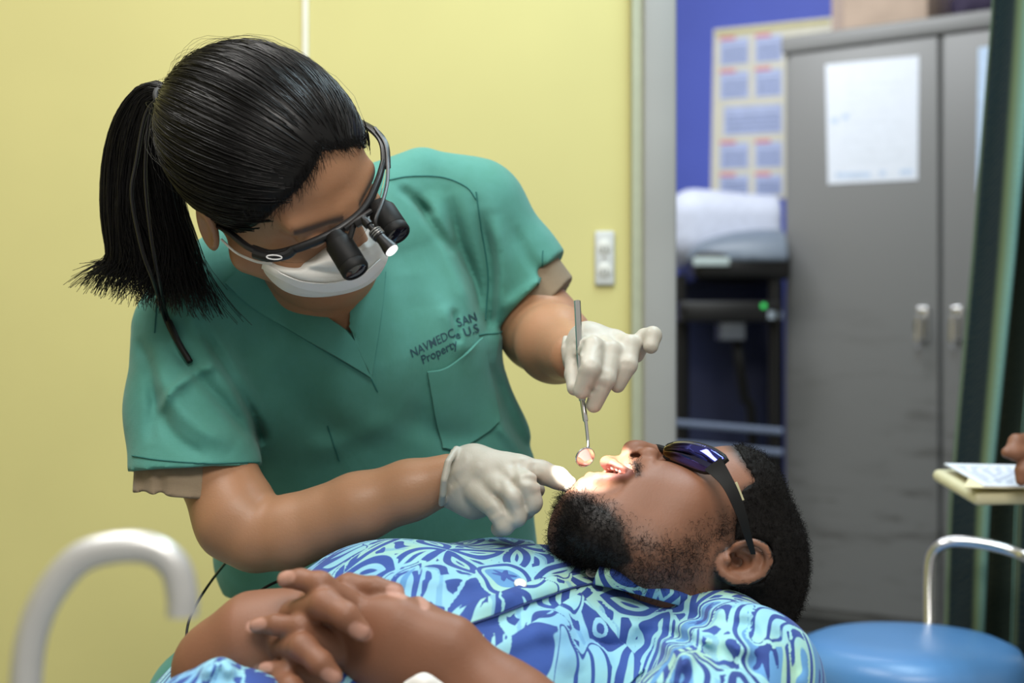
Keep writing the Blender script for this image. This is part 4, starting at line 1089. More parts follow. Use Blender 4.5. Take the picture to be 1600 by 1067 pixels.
sc_ = sm_(polydist(U_, W_, [(1130, 690), (1182, 752), (1160, 762), (1148, 800), (1146, 845), (1120, 862), (1112, 895), (1110, 940), (1215, 1000), (1330, 985), (1330, 640), (1120, 640)]), 14) * face_ok * (polydist(U_, W_, [tuple(p) for p in EAR]) > 6)
patient = mesh_np('person', v, fc, M['skin_p'], None, True, {'stubble': np.clip(st * 1.0, 0, .96), 'lip': lip, 'nail': nail, 'scalp': np.maximum(sc_, np.clip((st - .62) / .3, 0, 1) * (U_ < 1000))})
tag(patient, 'bearded man in a blue patterned shirt reclining with open mouth and clasped hands', 'person')
# beard: short curled hairs
rng = np.random.default_rng(11)
def curls(vv, nn, w_, n, L, r, curl, tilt):
    p = w_ / w_.sum(); ix = rng.choice(len(vv), n, p=p)
    b = vv[ix] + rng.normal(size=(n, 3)) * .0008; nrm_ = nn[ix]
    d = nrm_ + tilt + rng.normal(size=(n, 3)) * .55; d /= np.linalg.norm(d, axis=1, keepdims=True)
    sdv = np.cross(d, rng.normal(size=(n, 3))); sdv /= np.linalg.norm(sdv, axis=1, keepdims=True); t3 = np.cross(d, sdv)
    t = np.linspace(0, 1, 6)[None, :, None]; Ls = (L * rng.uniform(.5, 1.1, (n, 1, 1)))
    ph = rng.uniform(0, 6.28, (n, 1, 1)); cr = curl * Ls
    pts = b[:, None] - nrm_[:, None] * .001 + d[:, None] * t * Ls + cr * (np.sin(3.5 * t + ph) - np.sin(ph)) * sdv[:, None] + cr * (np.cos(3.5 * t + ph) - np.cos(ph)) * t3[:, None]
    return strands(pts, r, r * .6)
bd = plain('black_beard', (.007, .0055, .005), .75, var=.2, spec=.12)
wdn = np.where(st > .45, st ** 2, 0); v1, f1 = curls(v, vn, wdn, 9500, .0090, .00020, .32, V(-.5, -.1, .1))
beard = mesh_np('beard', v1, f1, bd, patient)
wdn = np.where((st > .12) & (st < .75), st, 0); v1, f1 = curls(v, vn, wdn, 6500, .0055, .00014, .30, V(-.6, -.1, -.3))
mesh_np('stubble', v1, f1, bd, beard)
# cropped hair
s = SDF(); patient_face(s); s.ell(PH(0, -.012, .040), (.078, .097, .083), PH.ax, .01)
s.prism([(1128, 660), (1182, 752), (1163, 764), (1152, 800), (1150, 842), (1176, 838), (1206, 848), (1211, 880), (1196, 912), (1150, 916), (1118, 930), (1110, 1010), (1400, 1010), (1400, 560), (1080, 560)], 1.2, 1.75, .006, 'i')
s.wob(lambda X, Y, Z: .0010 * np.sin(310 * X + 40 * np.sin(90 * Z)) * np.sin(280 * Z + 30 * np.sin(120 * Y)) * np.sin(260 * Y))
v2, fc2 = s.mesh(.002, .0018); n2 = vnormals(v2, fc2)
ph_hair = mesh_np('cropped_hair', v2, fc2, plain('cropped_black_hair', (.006, .005, .0045), .75, var=.3, scale=300, spec=.15), patient)
v1, f1 = curls(v2, n2, np.ones(len(v2)), 16000, .0048, .00018, .45, V(0, 0, 0)); mesh_np('hair_curls', v1, f1, bd, ph_hair)
# teeth and tongue
tm_ = plain('tooth_white', (.72, .68, .58), .25, var=.03)
s = SDF()
for x, y, Y in ((952, 729, 1.372), (958, 730, 1.365), (965, 732, 1.358), (971, 735, 1.352)): s.ell(P(x, y, Y), (R(4.2, 1.36), R(4, 1.36), R(4.5, 1.36)), None, .0006)
v1, f1 = s.mesh(.0006); mesh_np('teeth', v1, f1, tm_, patient)
s = SDF(); s.ell(P(950, 744, 1.366), (R(20, 1.36), .014, R(5, 1.36)), (V(1, .2, .1), V(0, 1, 0), V(0, 0, 1))); v1, f1 = s.mesh(.001); mesh_np('tongue', v1, f1, plain('tongue_pink', (.40, .13, .12), .35), patient)

# ---- shirt with a printed leaf pattern
sh = N('printed_shirt'); sh.set(Roughness=.7); sh.b.inputs['Sheen Weight'].default_value = .1; sh.b.inputs['Specular IOR Level'].default_value = .25
pale = sh.ramp(sh.noise(9, 3, .5), [(.34, (.21, .46, .66)), (.5, (.26, .54, .62)), (.66, (.33, .56, .43))])
deep = sh.ramp(sh.noise(12, 3), [(.35, (.018, .045, .21)), (.65, (.035, .085, .33))])
mid = sh.ramp(sh.attr('print_mid'), [(.495, 0), (.505, 1)])
c_ = sh.mix(mid, pale, (.10, .27, .52))
dk = sh.ramp(sh.attr('print_dark'), [(.497, 0), (.503, 1)])
sh.color(sh.mix(dk, c_, deep)); sh.bump(sh.noise(60, 5, .6), .18, .003)
M['shirt'] = sh.m
def shirt_print(v):
    """flower, leaf and fan motifs over wavy bands: values cross 0.5 at the edge of each printed shape"""
    rg = np.random.default_rng(8)
    U = v[:, 0] * .95 - v[:, 1] * .25; W = v[:, 2] * .62 - v[:, 1] * .78
    U = U + .003 * np.sin(45 * W + 1); W = W + .003 * np.sin(47 * U)
    def vesica(x, y, L, w_):
        t = np.clip(x / L, -1, 1); return np.maximum(np.abs(y) - w_ * (1 - t * t), np.abs(x) - L) * .8
    def bands(x, p, duty): return np.abs((x / p) % 1 - .5) * p - p * duty / 2
    a0 = U * .80 + W * .60; b0 = -U * .60 + W * .80
    dk = bands(b0 + .004 * np.sin(a0 * 170) + .002 * np.sin(a0 * 75 + 1), .0150, .50)
    dk = np.maximum(dk, .0035 - np.abs(((a0 + .010 * np.sin(b0 * 60)) / .034) % 1 - .5) * .034)
    md = bands(b0 + .005 * np.sin(a0 * 130), .026, .22)
    md = np.maximum(md, -.0 * a0)
    step = .058; us = np.arange(U.min() - step, U.max() + step, step); ws = np.arange(W.min() - step, W.max() + step, step)
    spots = [(u + rg.uniform(-.014, .014), w_ + rg.uniform(-.014, .014), rg.integers(0, 5), rg.uniform(0, 6.28)) for u in us for w_ in ws]
    rg.shuffle(spots)
    for u, w_, ty, an in spots:
        m = (np.abs(U - u) < .075) & (np.abs(W - w_) < .075)
        if not m.any(): continue
        x0, y0 = U[m] - u, W[m] - w_; an = float(an); x = math.cos(an) * x0 + math.sin(an) * y0; y = -math.sin(an) * x0 + math.cos(an) * y0
        if ty <= 1:
            reg = np.full(x.shape, 1e9); d = np.full(x.shape, 1e9)
            for k in range(4):
                c, s_ = math.cos(k * 1.5708), math.sin(k * 1.5708); px_ = c * x + s_ * y - .027; py_ = -s_ * x + c * y
                o = vesica(px_, py_, .0265, .0125); reg = np.minimum(reg, o); d = np.minimum(d, np.maximum(o, -(o + .0056)))
                d = np.minimum(d, vesica(px_, py_, .010, .0016))
            mm = np.full(x.shape, .02)
        elif ty == 2:
            reg = vesica(x, y, .045, .017); vein = bands(np.abs(y) * 1.0 - x * .8, .0105, .46)
            d = np.minimum(np.maximum(vein, .0022 - np.abs(y)), np.maximum(reg, -(reg + .0018))); mm = vesica(x, y, .04, .004)
        elif ty == 3:
            r = np.hypot(x + .03, y); th = np.arctan2(y, x + .03); reg = np.maximum(np.maximum(r - .062 - .006 * np.cos(th * 12), np.abs(th) * r - .75 * r), .012 - r)
            d = np.abs(((th + .1 * np.sin(r * 110)) / .27) % 1 - .5) * .27 * r - .0016 - .10 * np.maximum(.05 - r, 0); d = np.minimum(d, np.maximum(reg, -(reg + .0016)))
            mm = np.full(x.shape, .02)
        else:
            reg = np.hypot(x, y * 1.25) - .030; d = np.minimum(np.maximum(reg, -(reg + .005)), np.hypot(x - .004, y) - .0085 - .004 * np.cos(6 * np.arctan2(y, x - .004))); mm = np.hypot(x, y) - .017
        # a pale gap round each motif, the motif itself inside
        ins = reg < .0022; old = dk[m]; new = np.where(ins, np.maximum(np.where(reg < 0, d, np.maximum(d, reg)), -.01), np.maximum(old, .0022 - reg))
        dk[m] = new; o2 = md[m]; md[m] = np.where(ins, mm, np.maximum(o2, .0022 - reg))
    return {'print_dark': .5 - np.clip(dk, -.02, .02) * 20, 'print_mid': .5 - np.clip(md, -.02, .02) * 20}
SH_R = P(880, 965, 1.60)
s = SDF()
s.loft(CHEST, 0, kj=.03)
s.chain([P(1050, 985, 1.40), P(1120, 1030, 1.33), SH_L + V(0, 0, -.004)], [.050, .058, .066], .04, kj=.03)
q = SDF(); q.chain([SH_L, P(1085, 1170, 1.15), P(1060, 1215, 1.12)], [.063, .062, .064], kj=.03); q.plane(P(1078, 1190, 1.135), P(1078, 1190, 1.135) - P(1140, 1100, 1.21)); s.group(q, .03)
q = SDF(); q.chain([SH_R, P(700, 1050, 1.60), P(640, 1075, 1.59)], [.060, .058, .058], kj=.03); q.plane(P(650, 1070, 1.59), V(-1, 0, -.2)); s.group(q, .03)
s.chain([P(1005, 955, 1.42), P(930, 965, 1.41)], [.055, .06], .05)
s.ell(P(345, 1104, 1.10), (.055, .05, .030), None, .02)
s.plane(P(150, 1250, 1.1), V(-1, -.3, -.1))
for ln, am, sg in (([(560, 900), (600, 960), (640, 985)], -.003, 8), ([(800, 935), (860, 990), (900, 1060)], .004, 14), ([(1080, 960), (1130, 1010), (1150, 1060)], -.005, 8), ([(900, 1000), (960, 1010), (1040, 1000)], -.004, 9), ([(1010, 930), (1080, 960), (1180, 985)], -.004, 9), ([(985, 985), (1040, 990), (1110, 1020), (1130, 1067)], -.006, 8), ([(960, 960), (1040, 1000), (1090, 1060)], .005, 10), ([(1150, 960), (1180, 1000), (1175, 1060)], -.006, 10), ([(1200, 975), (1235, 1020), (1250, 1067)], -.004, 8), ([(1100, 990), (1150, 1010), (1200, 1020)], .005, 9),
    ([(720, 960), (800, 930), (900, 905)], .003, 10), ([(740, 990), (830, 950), (900, 930)], -.003, 8), ([(600, 890), (700, 875), (800, 890)], -.003, 8), ([(580, 900), (680, 905), (790, 905)], .003, 10), ([(880, 960), (930, 1000), (980, 1060)], -.003, 10), ([(760, 1020), (840, 990), (900, 985)], .003, 12), ([(310, 1062), (345, 1035), (365, 1062)], .008, 9), ([(1045, 1067), (1080, 1020), (1120, 985)], .004, 8)):
    s.crease(ln, am * 1.3, sg, 1.0, 1.46)
# neck opening
s.chain([PH(0, -.03, -.02), P(1040, 950, 1.425), P(965, 930, 1.425)], [.060, .056, .045], .006, 's', kj=.02)
s.prism([(830, 780), (838, 868), (868, 893), (905, 902), (950, 905), (1010, 925), (1095, 945), (1200, 945), (1200, 780)], 1.40, 1.75, .004)
v, fc = s.mesh(.0024)
shirt = mesh_np('shirt', v, fc, M['shirt'], patient, True, shirt_print(v))
PB = bvh_of(v, fc)
def cloth_piece(name, G, thick, parent, m=None):
    mb = MB(); mb.grid(G, thick); vv = np.array(mb.v)
    return mesh_np(name, vv, mb.f, m or M['shirt'], parent, True, shirt_print(vv))
# collar: near leaf folded over, far leaf standing
A = [P(944, 880, 1.335), P(965, 888, 1.325), P(1000, 905, 1.325), P(1050, 922, 1.33), P(1100, 938, 1.345)]
B = [P(926, 912, 1.315), P(960, 918, 1.31), P(1000, 928, 1.31), P(1045, 940, 1.315), P(1085, 952, 1.33)]
A = np.array(spline(A, 90)); B = np.array(spline(B, 90)); G = np.zeros((90, 24, 3))
for j in range(24): t = j / 23; G[:, j] = A * (1 - t) + B * t + V(0, -.010, .006) * math.sin(math.pi * t)
cloth_piece('collar', G, .0018, shirt)
A = np.array(spline([P(824, 848, 1.475), P(838, 862, 1.45), P(858, 878, 1.42), P(885, 888, 1.385), P(915, 893, 1.355)], 80)); B = np.array(spline([P(838, 872, 1.46), P(848, 884, 1.44), P(864, 898, 1.41), P(888, 906, 1.375), P(916, 908, 1.345)], 80)); G = np.zeros((80, 16, 3))
for j in range(16): t = j / 15; G[:, j] = A * (1 - t) + B * t
cloth_piece('collar', G, .0018, shirt)
# placket, pocket, buttons
G = surf_grid(PB, [(905, 897), (850, 905), (780, 928), (722, 952), (680, 975)], [(925, 912), (870, 925), (800, 950), (735, 975), (700, 990)], 130, 14, .002, 1.25)
cloth_piece('placket', G, .002, shirt)
mb = MB(); mb.tube([cast(PB, x, y, .0015, 1.25) for x, y in spline([(928, 913), (872, 926), (802, 951), (737, 976), (702, 991)], 40)], .0009, 6); mb.build('placket_edge', plain('navy_thread', (.02, .04, .16), .8), shirt)
bt = plain('pearl_button', (.68, .66, .62), .3)
for x, y in ((923, 898), (812, 916)):
    c = cast(PB, x, y, .002, 1.3); h = PB.find_nearest(Vector(c)); n_ = np.array(h[1])
    if n_[1] > 0: n_ = -n_
    n_ = nrm(n_ + V(0, -.9, .3)); mb = MB(); mb.lathe(c, n_, [(0, .0055), (.0012, .0058), (.002, .005), (.0017, .0035), (.0016, .0005)], 20); mb.build('button', bt, shirt)
G = surf_grid(PB, [(905, 930), (940, 972), (1010, 1048)], [(700, 1060), (760, 1120), (840, 1190)], 120, 150, .0016, 1.2)
cloth_piece('chest_pocket', G, .002, shirt)
# trousers and shoes, mostly outside the frame
s = SDF(); hp = 0
s.loft([(P(250, 1320, 1.16), V(.55, -.83, 0), .160, .103), (P(100, 1400, 1.07), V(.55, -.83, 0), .175, .112)], 0)
for q, kx in ((-1, -.95), (1, -.92)):
    a = P(90, 1400, 1.06) + V(.05 * q, -.085 * q, 0); k1 = a + V(-.38, -.16, .02); s.chain([a, k1, k1 + V(-.34, -.14, -.16)], [.085, .062, .045], .03, kj=.02)
v, fc = s.mesh(.006); mesh_np('trousers', v, fc, plain('dark_trousers', (.03, .035, .05), .8), patient)
for q in (-1, 1):
    a = P(90, 1400, 1.06) + V(.05 * q, -.085 * q, 0) + V(-.74, -.31, -.09); s = SDF(); s.chain([a + V(.03, .01, 0), a + V(-.05, -.02, .11)], [.042, .034]); v, fc = s.mesh(.005); mesh_np('shoe', v, fc, M['black_matte'], patient)

# ---- dental chair under him
ch = empty('dental_chair', V(-.12, 1.25, 0), 'dental chair in grey olive vinyl carrying the reclining man', 'chair')
s = SDF(); s.box(P(1165, 1005, 1.42) , (.12, .10, .030), (V(.95, 0, .05), V(0, 1, 0), V(-.05, 0, 1)), .025); v, fc = s.mesh(.004); 
s = SDF(); s.ell(P(1180, 1000, 1.44), (R(66, 1.44), .10, .028), (V(1, 0, .05), V(0, 1, 0), V(0, 0, 1))); v, fc = s.mesh(.003); mesh_np('headrest', v, fc, M['vinyl'], ch)
mb = MB(); mb.abox(P(1175, 1062, 1.40) - V(.055, .01, 0), P(1222, 1008, 1.44), .004); mb.tube([P(1165, 1040, 1.43), P(1040, 1180, 1.42)], .016, 10); mb.build('headrest_bracket', M['cream'], ch)
s = SDF(); c0 = P(1000, 1210, 1.42); c1 = P(350, 1440, 1.19)
s.loft([(c0, V(.45, -.86, -.1), .21, .05), ((c0 + c1) / 2 - V(0, 0, .02), V(.45, -.86, -.1), .23, .05), (c1, V(.5, -.85, 0), .23, .055)], 0); v, fc = s.mesh(.006); mesh_np('backrest', v, fc, M['vinyl'], ch)
s = SDF(); s.loft([(c1 - V(0, 0, .01), V(.45, -.86, 0), .23, .06), (c1 + V(-.45, -.2, .0), V(.45, -.86, 0), .22, .055), (c1 + V(-.95, -.42, -.13), V(.45, -.86, 0), .18, .045)], 0); v, fc = s.mesh(.007); mesh_np('seat', v, fc, M['vinyl'], ch)
b0 = c1 + V(-.12, -.04, 0)
mb = MB(); mb.lathe(V(b0[0], b0[1], 0), UP, [(0, .28), (.05, .28), (.08, .14), (b0[2] - .06, .11)], 32); mb.build('base', M['cream'], ch)
# bent armrest rail at the left, close to the camera
YA = .72
rl = [P(36, 1260, YA), P(38, 1120, YA), P(46, 1010, YA), P(72, 935, YA), P(120, 876, YA), P(178, 856, YA), P(236, 858, YA), P(272, 884, YA), P(284, 925, YA), P(285, 962, YA)]
mb = MB(); mb.tube(spline(rl, 60) + [P(36, 1300, YA), ] if False else spline(rl, 70), .0080, 16)
mb.tube([P(36, 1258, YA), V(-.28, .85, .50), c1 + V(-.16, -.2, -.03)], .0080, 12); mb.build('armrest_rail', M['alu'], ch)
# ---------------------------------------------------------------- loupes with head lamp, worn by the dentist
H = WH
lp = empty('loupes', H(0, .115, .025), 'black magnifying loupes with a small head lamp worn by the dentist', 'loupes')
bar = [(395, 387, 1.300), (425, 396, 1.291), (461, 389, 1.285), (502, 373, 1.285), (537, 354, 1.290), (570, 325, 1.303), (590, 284, 1.322), (600, 250, 1.343)]
fr = MB(); fr.tube(spline(PL(bar), 60), [R(5 + 2.5 * math.sin(math.pi * i / 59), 1.3) for i in range(60)], 12); frame_o = fr.build('frame_bar', M['black'], lp)
mb = MB(); mb.tube(spline(PL([(340, 352, 1.335), (362, 366, 1.318), (388, 386, 1.298), (418, 398, 1.290)]), 20), [R(7 + 2 * i / 19, 1.3) for i in range(20)], 10, squash=(1, .6)); mb.build('temple', M['black'], lp)
mb = MB(); mb.tube(spline(PL([(603, 262, 1.338), (600, 226, 1.352), (585, 205, 1.372), (560, 190, 1.40)]), 20), [R(8, 1.3)] * 20, 10, squash=(1, .6)); mb.build('temple', M['black'], lp)
mb = MB(); mb.tube(spline(PL([(398, 396, 1.292), (420, 402, 1.286), (447, 398, 1.284), (458, 390, 1.284)]), 14), [R(8, 1.3)] * 14, 10); hb = mb.build('hinge_block', M['black'], lp)
mb = MB(); mb.tube([P(428.5 + 12 * math.cos(a), 402 + 3.4 * math.sin(a) + .05 * 12 * math.cos(a), 1.2765) for a in np.linspace(0, 2 * math.pi, 24)], .0006, 6, False); mb.build('oval_mark', plain('silver_print', (.7, .7, .7), .4), hb)
gn = N('clear_lens'); gn.set(Roughness=.03, Base_Color=(.93, .96, .95)); gn.b.inputs['Transmission Weight'].default_value = 1; gn.b.inputs['IOR'].default_value = 1.12
A = np.array(spline(PL(bar[1:]), 30)); Bq = np.array(spline(PL([(440, 408, 1.293), (470, 410, 1.288), (500, 402, 1.287), (545, 385, 1.290), (575, 355, 1.302), (592, 310, 1.322), (602, 265, 1.343)]), 30))
G = np.stack([A * (1 - t) + Bq * t for t in np.linspace(0, 1, 5)], 1); mb = MB(); mb.grid(G, .0012); mb.build('clear_lens', gn.m, lp)
lens_dark = N('dark_optic'); lens_dark.set(Base_Color=(.01, .01, .02), Roughness=.05)
def barrel(a, b, r):
    a = np.asarray(a); b = np.asarray(b); ax = b - a; L = np.linalg.norm(ax)
    mb = MB(); mb.lathe(a, ax, [(0, r * .70), (L * .10, r * .80), (L * .22, r), (L * .24, r * 1.02), (L * .78, r * 1.02), (L * .80, r * .985), (L * .82, r * 1.02), (L * .95, r * 1.02), (L, r * .93), (L * .995, r * .80), (L * .95, r * .78)], 12 if False else 36)
    o = mb.build('barrel', M['black_matte'], lp)
    mb = MB(); mb.lathe(a + ax * .955, ax, [(0, r * .79), (.001, r * .79), (.0015, r * .3)], 28); mb.build('objective_lens', lens_dark.m, o)
barrel(P(522, 368, 1.288), P(557, 425, 1.272), R(22, 1.28))
barrel(P(590, 320, 1.310), P(622, 368, 1.292), R(22, 1.30))
mb = MB(); mb.tube(PL([(540, 358, 1.286), (560, 343, 1.286), (580, 330, 1.292)]), R(5, 1.28), 10); mb.tube(PL([(553, 352, 1.282), (548, 368, 1.280), (546, 376, 1.28)]), R(4.5, 1.28), 10); mb.box(P(565, 346, 1.280), (V(.8, 0, .5), V(0, 1, 0), V(-.5, 0, .8)), (R(11, 1.28), .006, R(5, 1.28)), .001); mb.build('bridge_mount', M['black'], lp)
a = P(566, 340, 1.276); b = P(612, 391, 1.262); ax = b - a; L = np.linalg.norm(ax); r = R(11, 1.27)
mb = MB(); mb.lathe(a, ax, [(0, r * .4), (L * .10, r * .5), (L * .12, r * .7), (L * .24, r * .7), (L * .26, r * .45), (L * .38, r * .45), (L * .40, r * .9), (L * .60, r * .95), (L * .62, r * .8), (L * .70, r * .8), (L * .95, r * 1.12), (L, r * 1.12)], 24); hl = mb.build('head_lamp', M['black'], lp)
for i in range(3):
    mb = MB(); c = a + ax * (.44 + .055 * i); t = nrm(ax); s1 = nrm(np.cross(t, V(0, 1, 0))); s2 = np.cross(t, s1)
    mb.tube([c + r * .97 * (math.cos(q) * s1 + math.sin(q) * s2) for q in np.linspace(0, 2 * math.pi, 25)], .0005, 6, False); mb.build('grip_ring', M['steel'], hl)
em = N('lamp_lens'); em.set(Base_Color=(.9, .9, .9), Emission_Color=(1, .98, .95), Emission_Strength=1.3)
mb = MB(); mb.lathe(b, ax, [(0, r * 1.0), (.0015, r * .9), (.0025, r * .3)], 24); mb.build('lamp_lens', em.m, hl)
# the lamp's own beam, on the open mouth
sp = bpy.data.lights.new('head_lamp_beam', 'SPOT'); sp.energy = 42; sp.color = (1, .96, .90); sp.spot_size = math.radians(15); sp.spot_blend = .22; sp.shadow_soft_size = .004
so = bpy.data.objects.new('head_lamp_beam', sp); COL.objects.link(so); so.location = b + nrm(ax) * .006
tgt = P(928, 737, 1.367); so.rotation_euler = Vector(tgt - (b + nrm(ax) * .006)).to_track_quat('-Z', 'Y').to_euler()
# cables: over the frame, down the back of the hair, and below the scrub top
mb = MB(); mb.tube(spline(PL([(590, 364, 1.270), (587, 345, 1.268), (598, 315, 1.285), (605, 285, 1.31), (606, 255, 1.33), (602, 225, 1.345), (586, 200, 1.365)]), 50), R(3, 1.3), 8); mb.build('lamp_cable', M['black'], lp)
YC_ = lambda y: float(np.interp(y, [145, 180, 260, 320, 400, 450], [1.37, 1.385, 1.385, 1.385, 1.395, 1.42]))
c1_ = [P(x, y, YC_(y)) for x, y in ((263, 145), (230, 174), (213, 254), (206, 308), (222, 390), (240, 440))] + [cast(SB, 262, 500, .006, 1.46), cast(SB, 282, 540, .005, 1.46), cast(SB, 302, 567, .004, 1.46)]
c2_ = [P(x, y, YC_(y)) for x, y in ((263, 147), (236, 172), (227, 271), (236, 370), (249, 440))] + [cast(SB, 266, 496, .006, 1.46), cast(SB, 285, 538, .006, 1.46), cast(SB, 303, 566, .005, 1.46)]
mb = MB(); mb.tube(spline(c1_, 70), R(3.2, 1.4), 8); rc = mb.build('retainer_cord', M['black'], lp)
mb = MB(); mb.tube(spline(c2_, 70), R(2.8, 1.4), 8); mb.build('retainer_cord', M['black'], lp)
mb = MB(); mb.tube(spline([cast(SB, 268, 505, .006, 1.46), cast(SB, 284, 539, .006, 1.46), cast(SB, 303, 567, .005, 1.46)], 20), R(5, 1.45), 10); mb.build('cord_slider', M['black_matte'], rc)
mb = MB(); mb.tube(spline(PL([(352, 880, 1.62), (330, 908, 1.55), (303, 950, 1.50), (292, 985, 1.48), (294, 1015, 1.47), (300, 1040, 1.46), (312, 1100, 1.45)]), 40), R(2.2, 1.5), 8); mb.build('power_cable', M['black'], lp)
mb = MB(); mb.tube(spline(PL([(470, 900, 1.56), (440, 906, 1.55), (408, 922, 1.545), (388, 945, 1.54), (380, 985, 1.53), (384, 1040, 1.52)]), 40), R(2.4, 1.5), 8); mb.build('power_cable', M['black'], lp)

# ---------------------------------------------------------------- wrap sunglasses on the patient
sg = empty('sunglasses', P(1090, 715, 1.36), 'black wraparound sunglasses with blue mirror lenses on the reclining man', 'sunglasses')
top = [(1044, 697, 1.385), (1060, 693, 1.378), (1085, 694, 1.362), (1112, 702, 1.343), (1136, 717, 1.326)]
bot = [(1040, 714, 1.380), (1055, 720, 1.372), (1078, 729, 1.356), (1098, 736, 1.340), (1112, 737, 1.328)]
def mir(p): d = p - PH.o; return p - 2 * (d @ PH.r) * PH.r
lensm = N('blue_mirror_lens'); lensm.set(Roughness=.04, Metallic=1.0)
lensm.color(lensm.ramp(lensm.math('MULTIPLY', lensm.attr('along'), 1.0), [(0, (.28, .22, .06)), (.22, (.16, .14, .10)), (.40, (.07, .07, .30)), (1, (.08, .09, .42))]))  # amber inner end: room reflection put into the lens colour
for side in (0, 1):
    f_ = (lambda p: p) if side == 0 else mir
    A = np.array([f_(p) for p in spline(PL(top), 24)]); Bq = np.array([f_(p) for p in spline(PL(bot), 24)]); nrmv = nrm(np.cross(A[-1] - A[0], Bq[8] - A[8]))
    if nrmv[2] - nrmv[1] < 0: nrmv = -nrmv
    G = np.stack([A * (1 - t) + Bq * t + nrmv * .004 * math.sin(math.pi * t) for t in np.linspace(0, 1, 9)], 1)
    G = G + (nrmv * .003)[None, None] * np.sin(np.pi * np.linspace(0, 1, 24))[:, None, None]
    mb = MB(); mb.grid(G, .0016); vv = np.array(mb.v); al = np.concatenate([np.repeat(np.linspace(0, 1, 24), 9)] * 2)
    mesh_np('mirror_lens', vv, mb.f, lensm.m, sg, True, {'along': al})
    ring = [*spline([f_(p) for p in PL(top)], 20), *spline([f_(p) for p in PL(bot[::-1])], 20)]; ring.append(ring[0]); ring.append(ring[1])
    mb = MB(); mb.tube(ring, R(4.6, 1.35), 10, False); fo = mb.build('lens_frame', M['black_matte'], sg)
    t0 = spline(PL([(1128, 716, 1.324), (1147, 752, 1.312), (1162, 790, 1.308), (1172, 830, 1.310), (1180, 862, 1.318)]), 24); t1 = spline(PL([(1104, 736, 1.328), (1128, 760, 1.313), (1146, 795, 1.308), (1160, 832, 1.310), (1172, 862, 1.318)]), 24)
    A = np.array([f_(p) for p in t0]); Bq = np.array([f_(p) for p in t1]); G = np.stack([A * (1 - t) + Bq * t for t in np.linspace(0, 1, 6)], 1)
    mb = MB(); mb.grid(G if side == 0 else G[:, ::-1], .0045); te = mb.build('temple', M['black_matte'], sg)
    if side == 0:
        q = [P(1147, 755, 1.3095), P(1152, 753, 1.3095), P(1163, 781, 1.306), P(1158, 782, 1.306)]
        mb = MB(); mb.add(q + [p + V(0, .002, 0) for p in q], [(0, 1, 2, 3), (7, 6, 5, 4), (0, 4, 5, 1), (1, 5, 6, 2), (2, 6, 7, 3), (3, 7, 4, 0)]); mb.build('accent_bar', plain('pale_olive_metal', (.50, .47, .28), .35, .3), te, False)
a = P(1042, 704, 1.385); mb = MB(); mb.tube(spline([a, (a + mir(a)) / 2 + V(-.002, 0, .004), mir(a)], 12), R(6, 1.38), 10); mb.build('bridge', M['black_matte'], sg)

# ---------------------------------------------------------------- mouth mirror
mm = empty('dental_mirror', P(906, 600, 1.41), 'slim steel dental mirror held upright in the raised gloved hand', 'dental mirror')
pts = PL([(902, 470, 1.438), (905.5, 545, 1.425), (910, 626, 1.409)])
mb = MB(); mb.tube(pts, [R(5.2, 1.42)] * 3, 8); hd = mb.build('handle', M['steel'], mm, True, 20)
pts = PL([(909.8, 624, 1.4093), (913, 645, 1.405), (915, 657, 1.403), (915.5, 659, 1.4025)]); mb = MB(); mb.tube(pts, [R(4, 1.4), R(4.2, 1.4), R(4.2, 1.4), R(2.6, 1.4)], 12); mb.build('ferrule', M['chrome'], mm)
pts = PL([(915.4, 658, 1.4025), (918.5, 688, 1.397), (918.8, 698, 1.393), (915, 708, 1.385)]); mb = MB(); mb.tube(spline(pts, 16), [R(2.8, 1.4) - i * R(.05, 1.4) for i in range(16)], 10); mb.build('shank', M['chrome'], mm)
cdm = P(914, 714, 1.380); nn = nrm(V(.42, -.84, -.34)); mb = MB(); rr = R(16.5, 1.38)
mb.lathe(cdm + nn * -.0012, nn, [(0, rr * .9), (.0006, rr), (.0022, rr), (.0026, rr * .95), (.0022, rr * .90)], 40); hdm = mb.build('mirror_rim', M['chrome'], mm)
mg = N('mirror_glass'); mg.set(Base_Color=(.86, .84, .82), Metallic=1.0, Roughness=.03)
mb = MB(); mb.lathe(cdm + nn * .0008, nn, [(0, rr * .90), (.0006, rr * .90)], 40); mb.build('mirror_glass', mg.m, hdm)

# pale band round the patient's near wrist
c = P(716, 1066, 1.130); ax = nrm(P(790, 1110, 1.13) - P(690, 1040, 1.14)); s1 = nrm(np.cross(ax, V(.6, -.3, .75))); s2 = np.cross(ax, s1)
s = SDF(); s.chain([P(640, 1074, 1.092), P(662, 1070, 1.088), P(684, 1076, 1.092)], [R(12, 1.09), R(14, 1.09), R(12, 1.09)], 0, kj=.01)
s.chain([P(625, 1090, 1.10), P(600, 1120, 1.13)], [R(11, 1.1), R(10, 1.1)], .01); s.chain([P(700, 1088, 1.10), P(730, 1120, 1.13)], [R(11, 1.1), R(10, 1.1)], .01)
v, fc = s.mesh(.002); mesh_np('wristband', v, fc, plain('white_wristband', (.72, .70, .66), .5), patient)

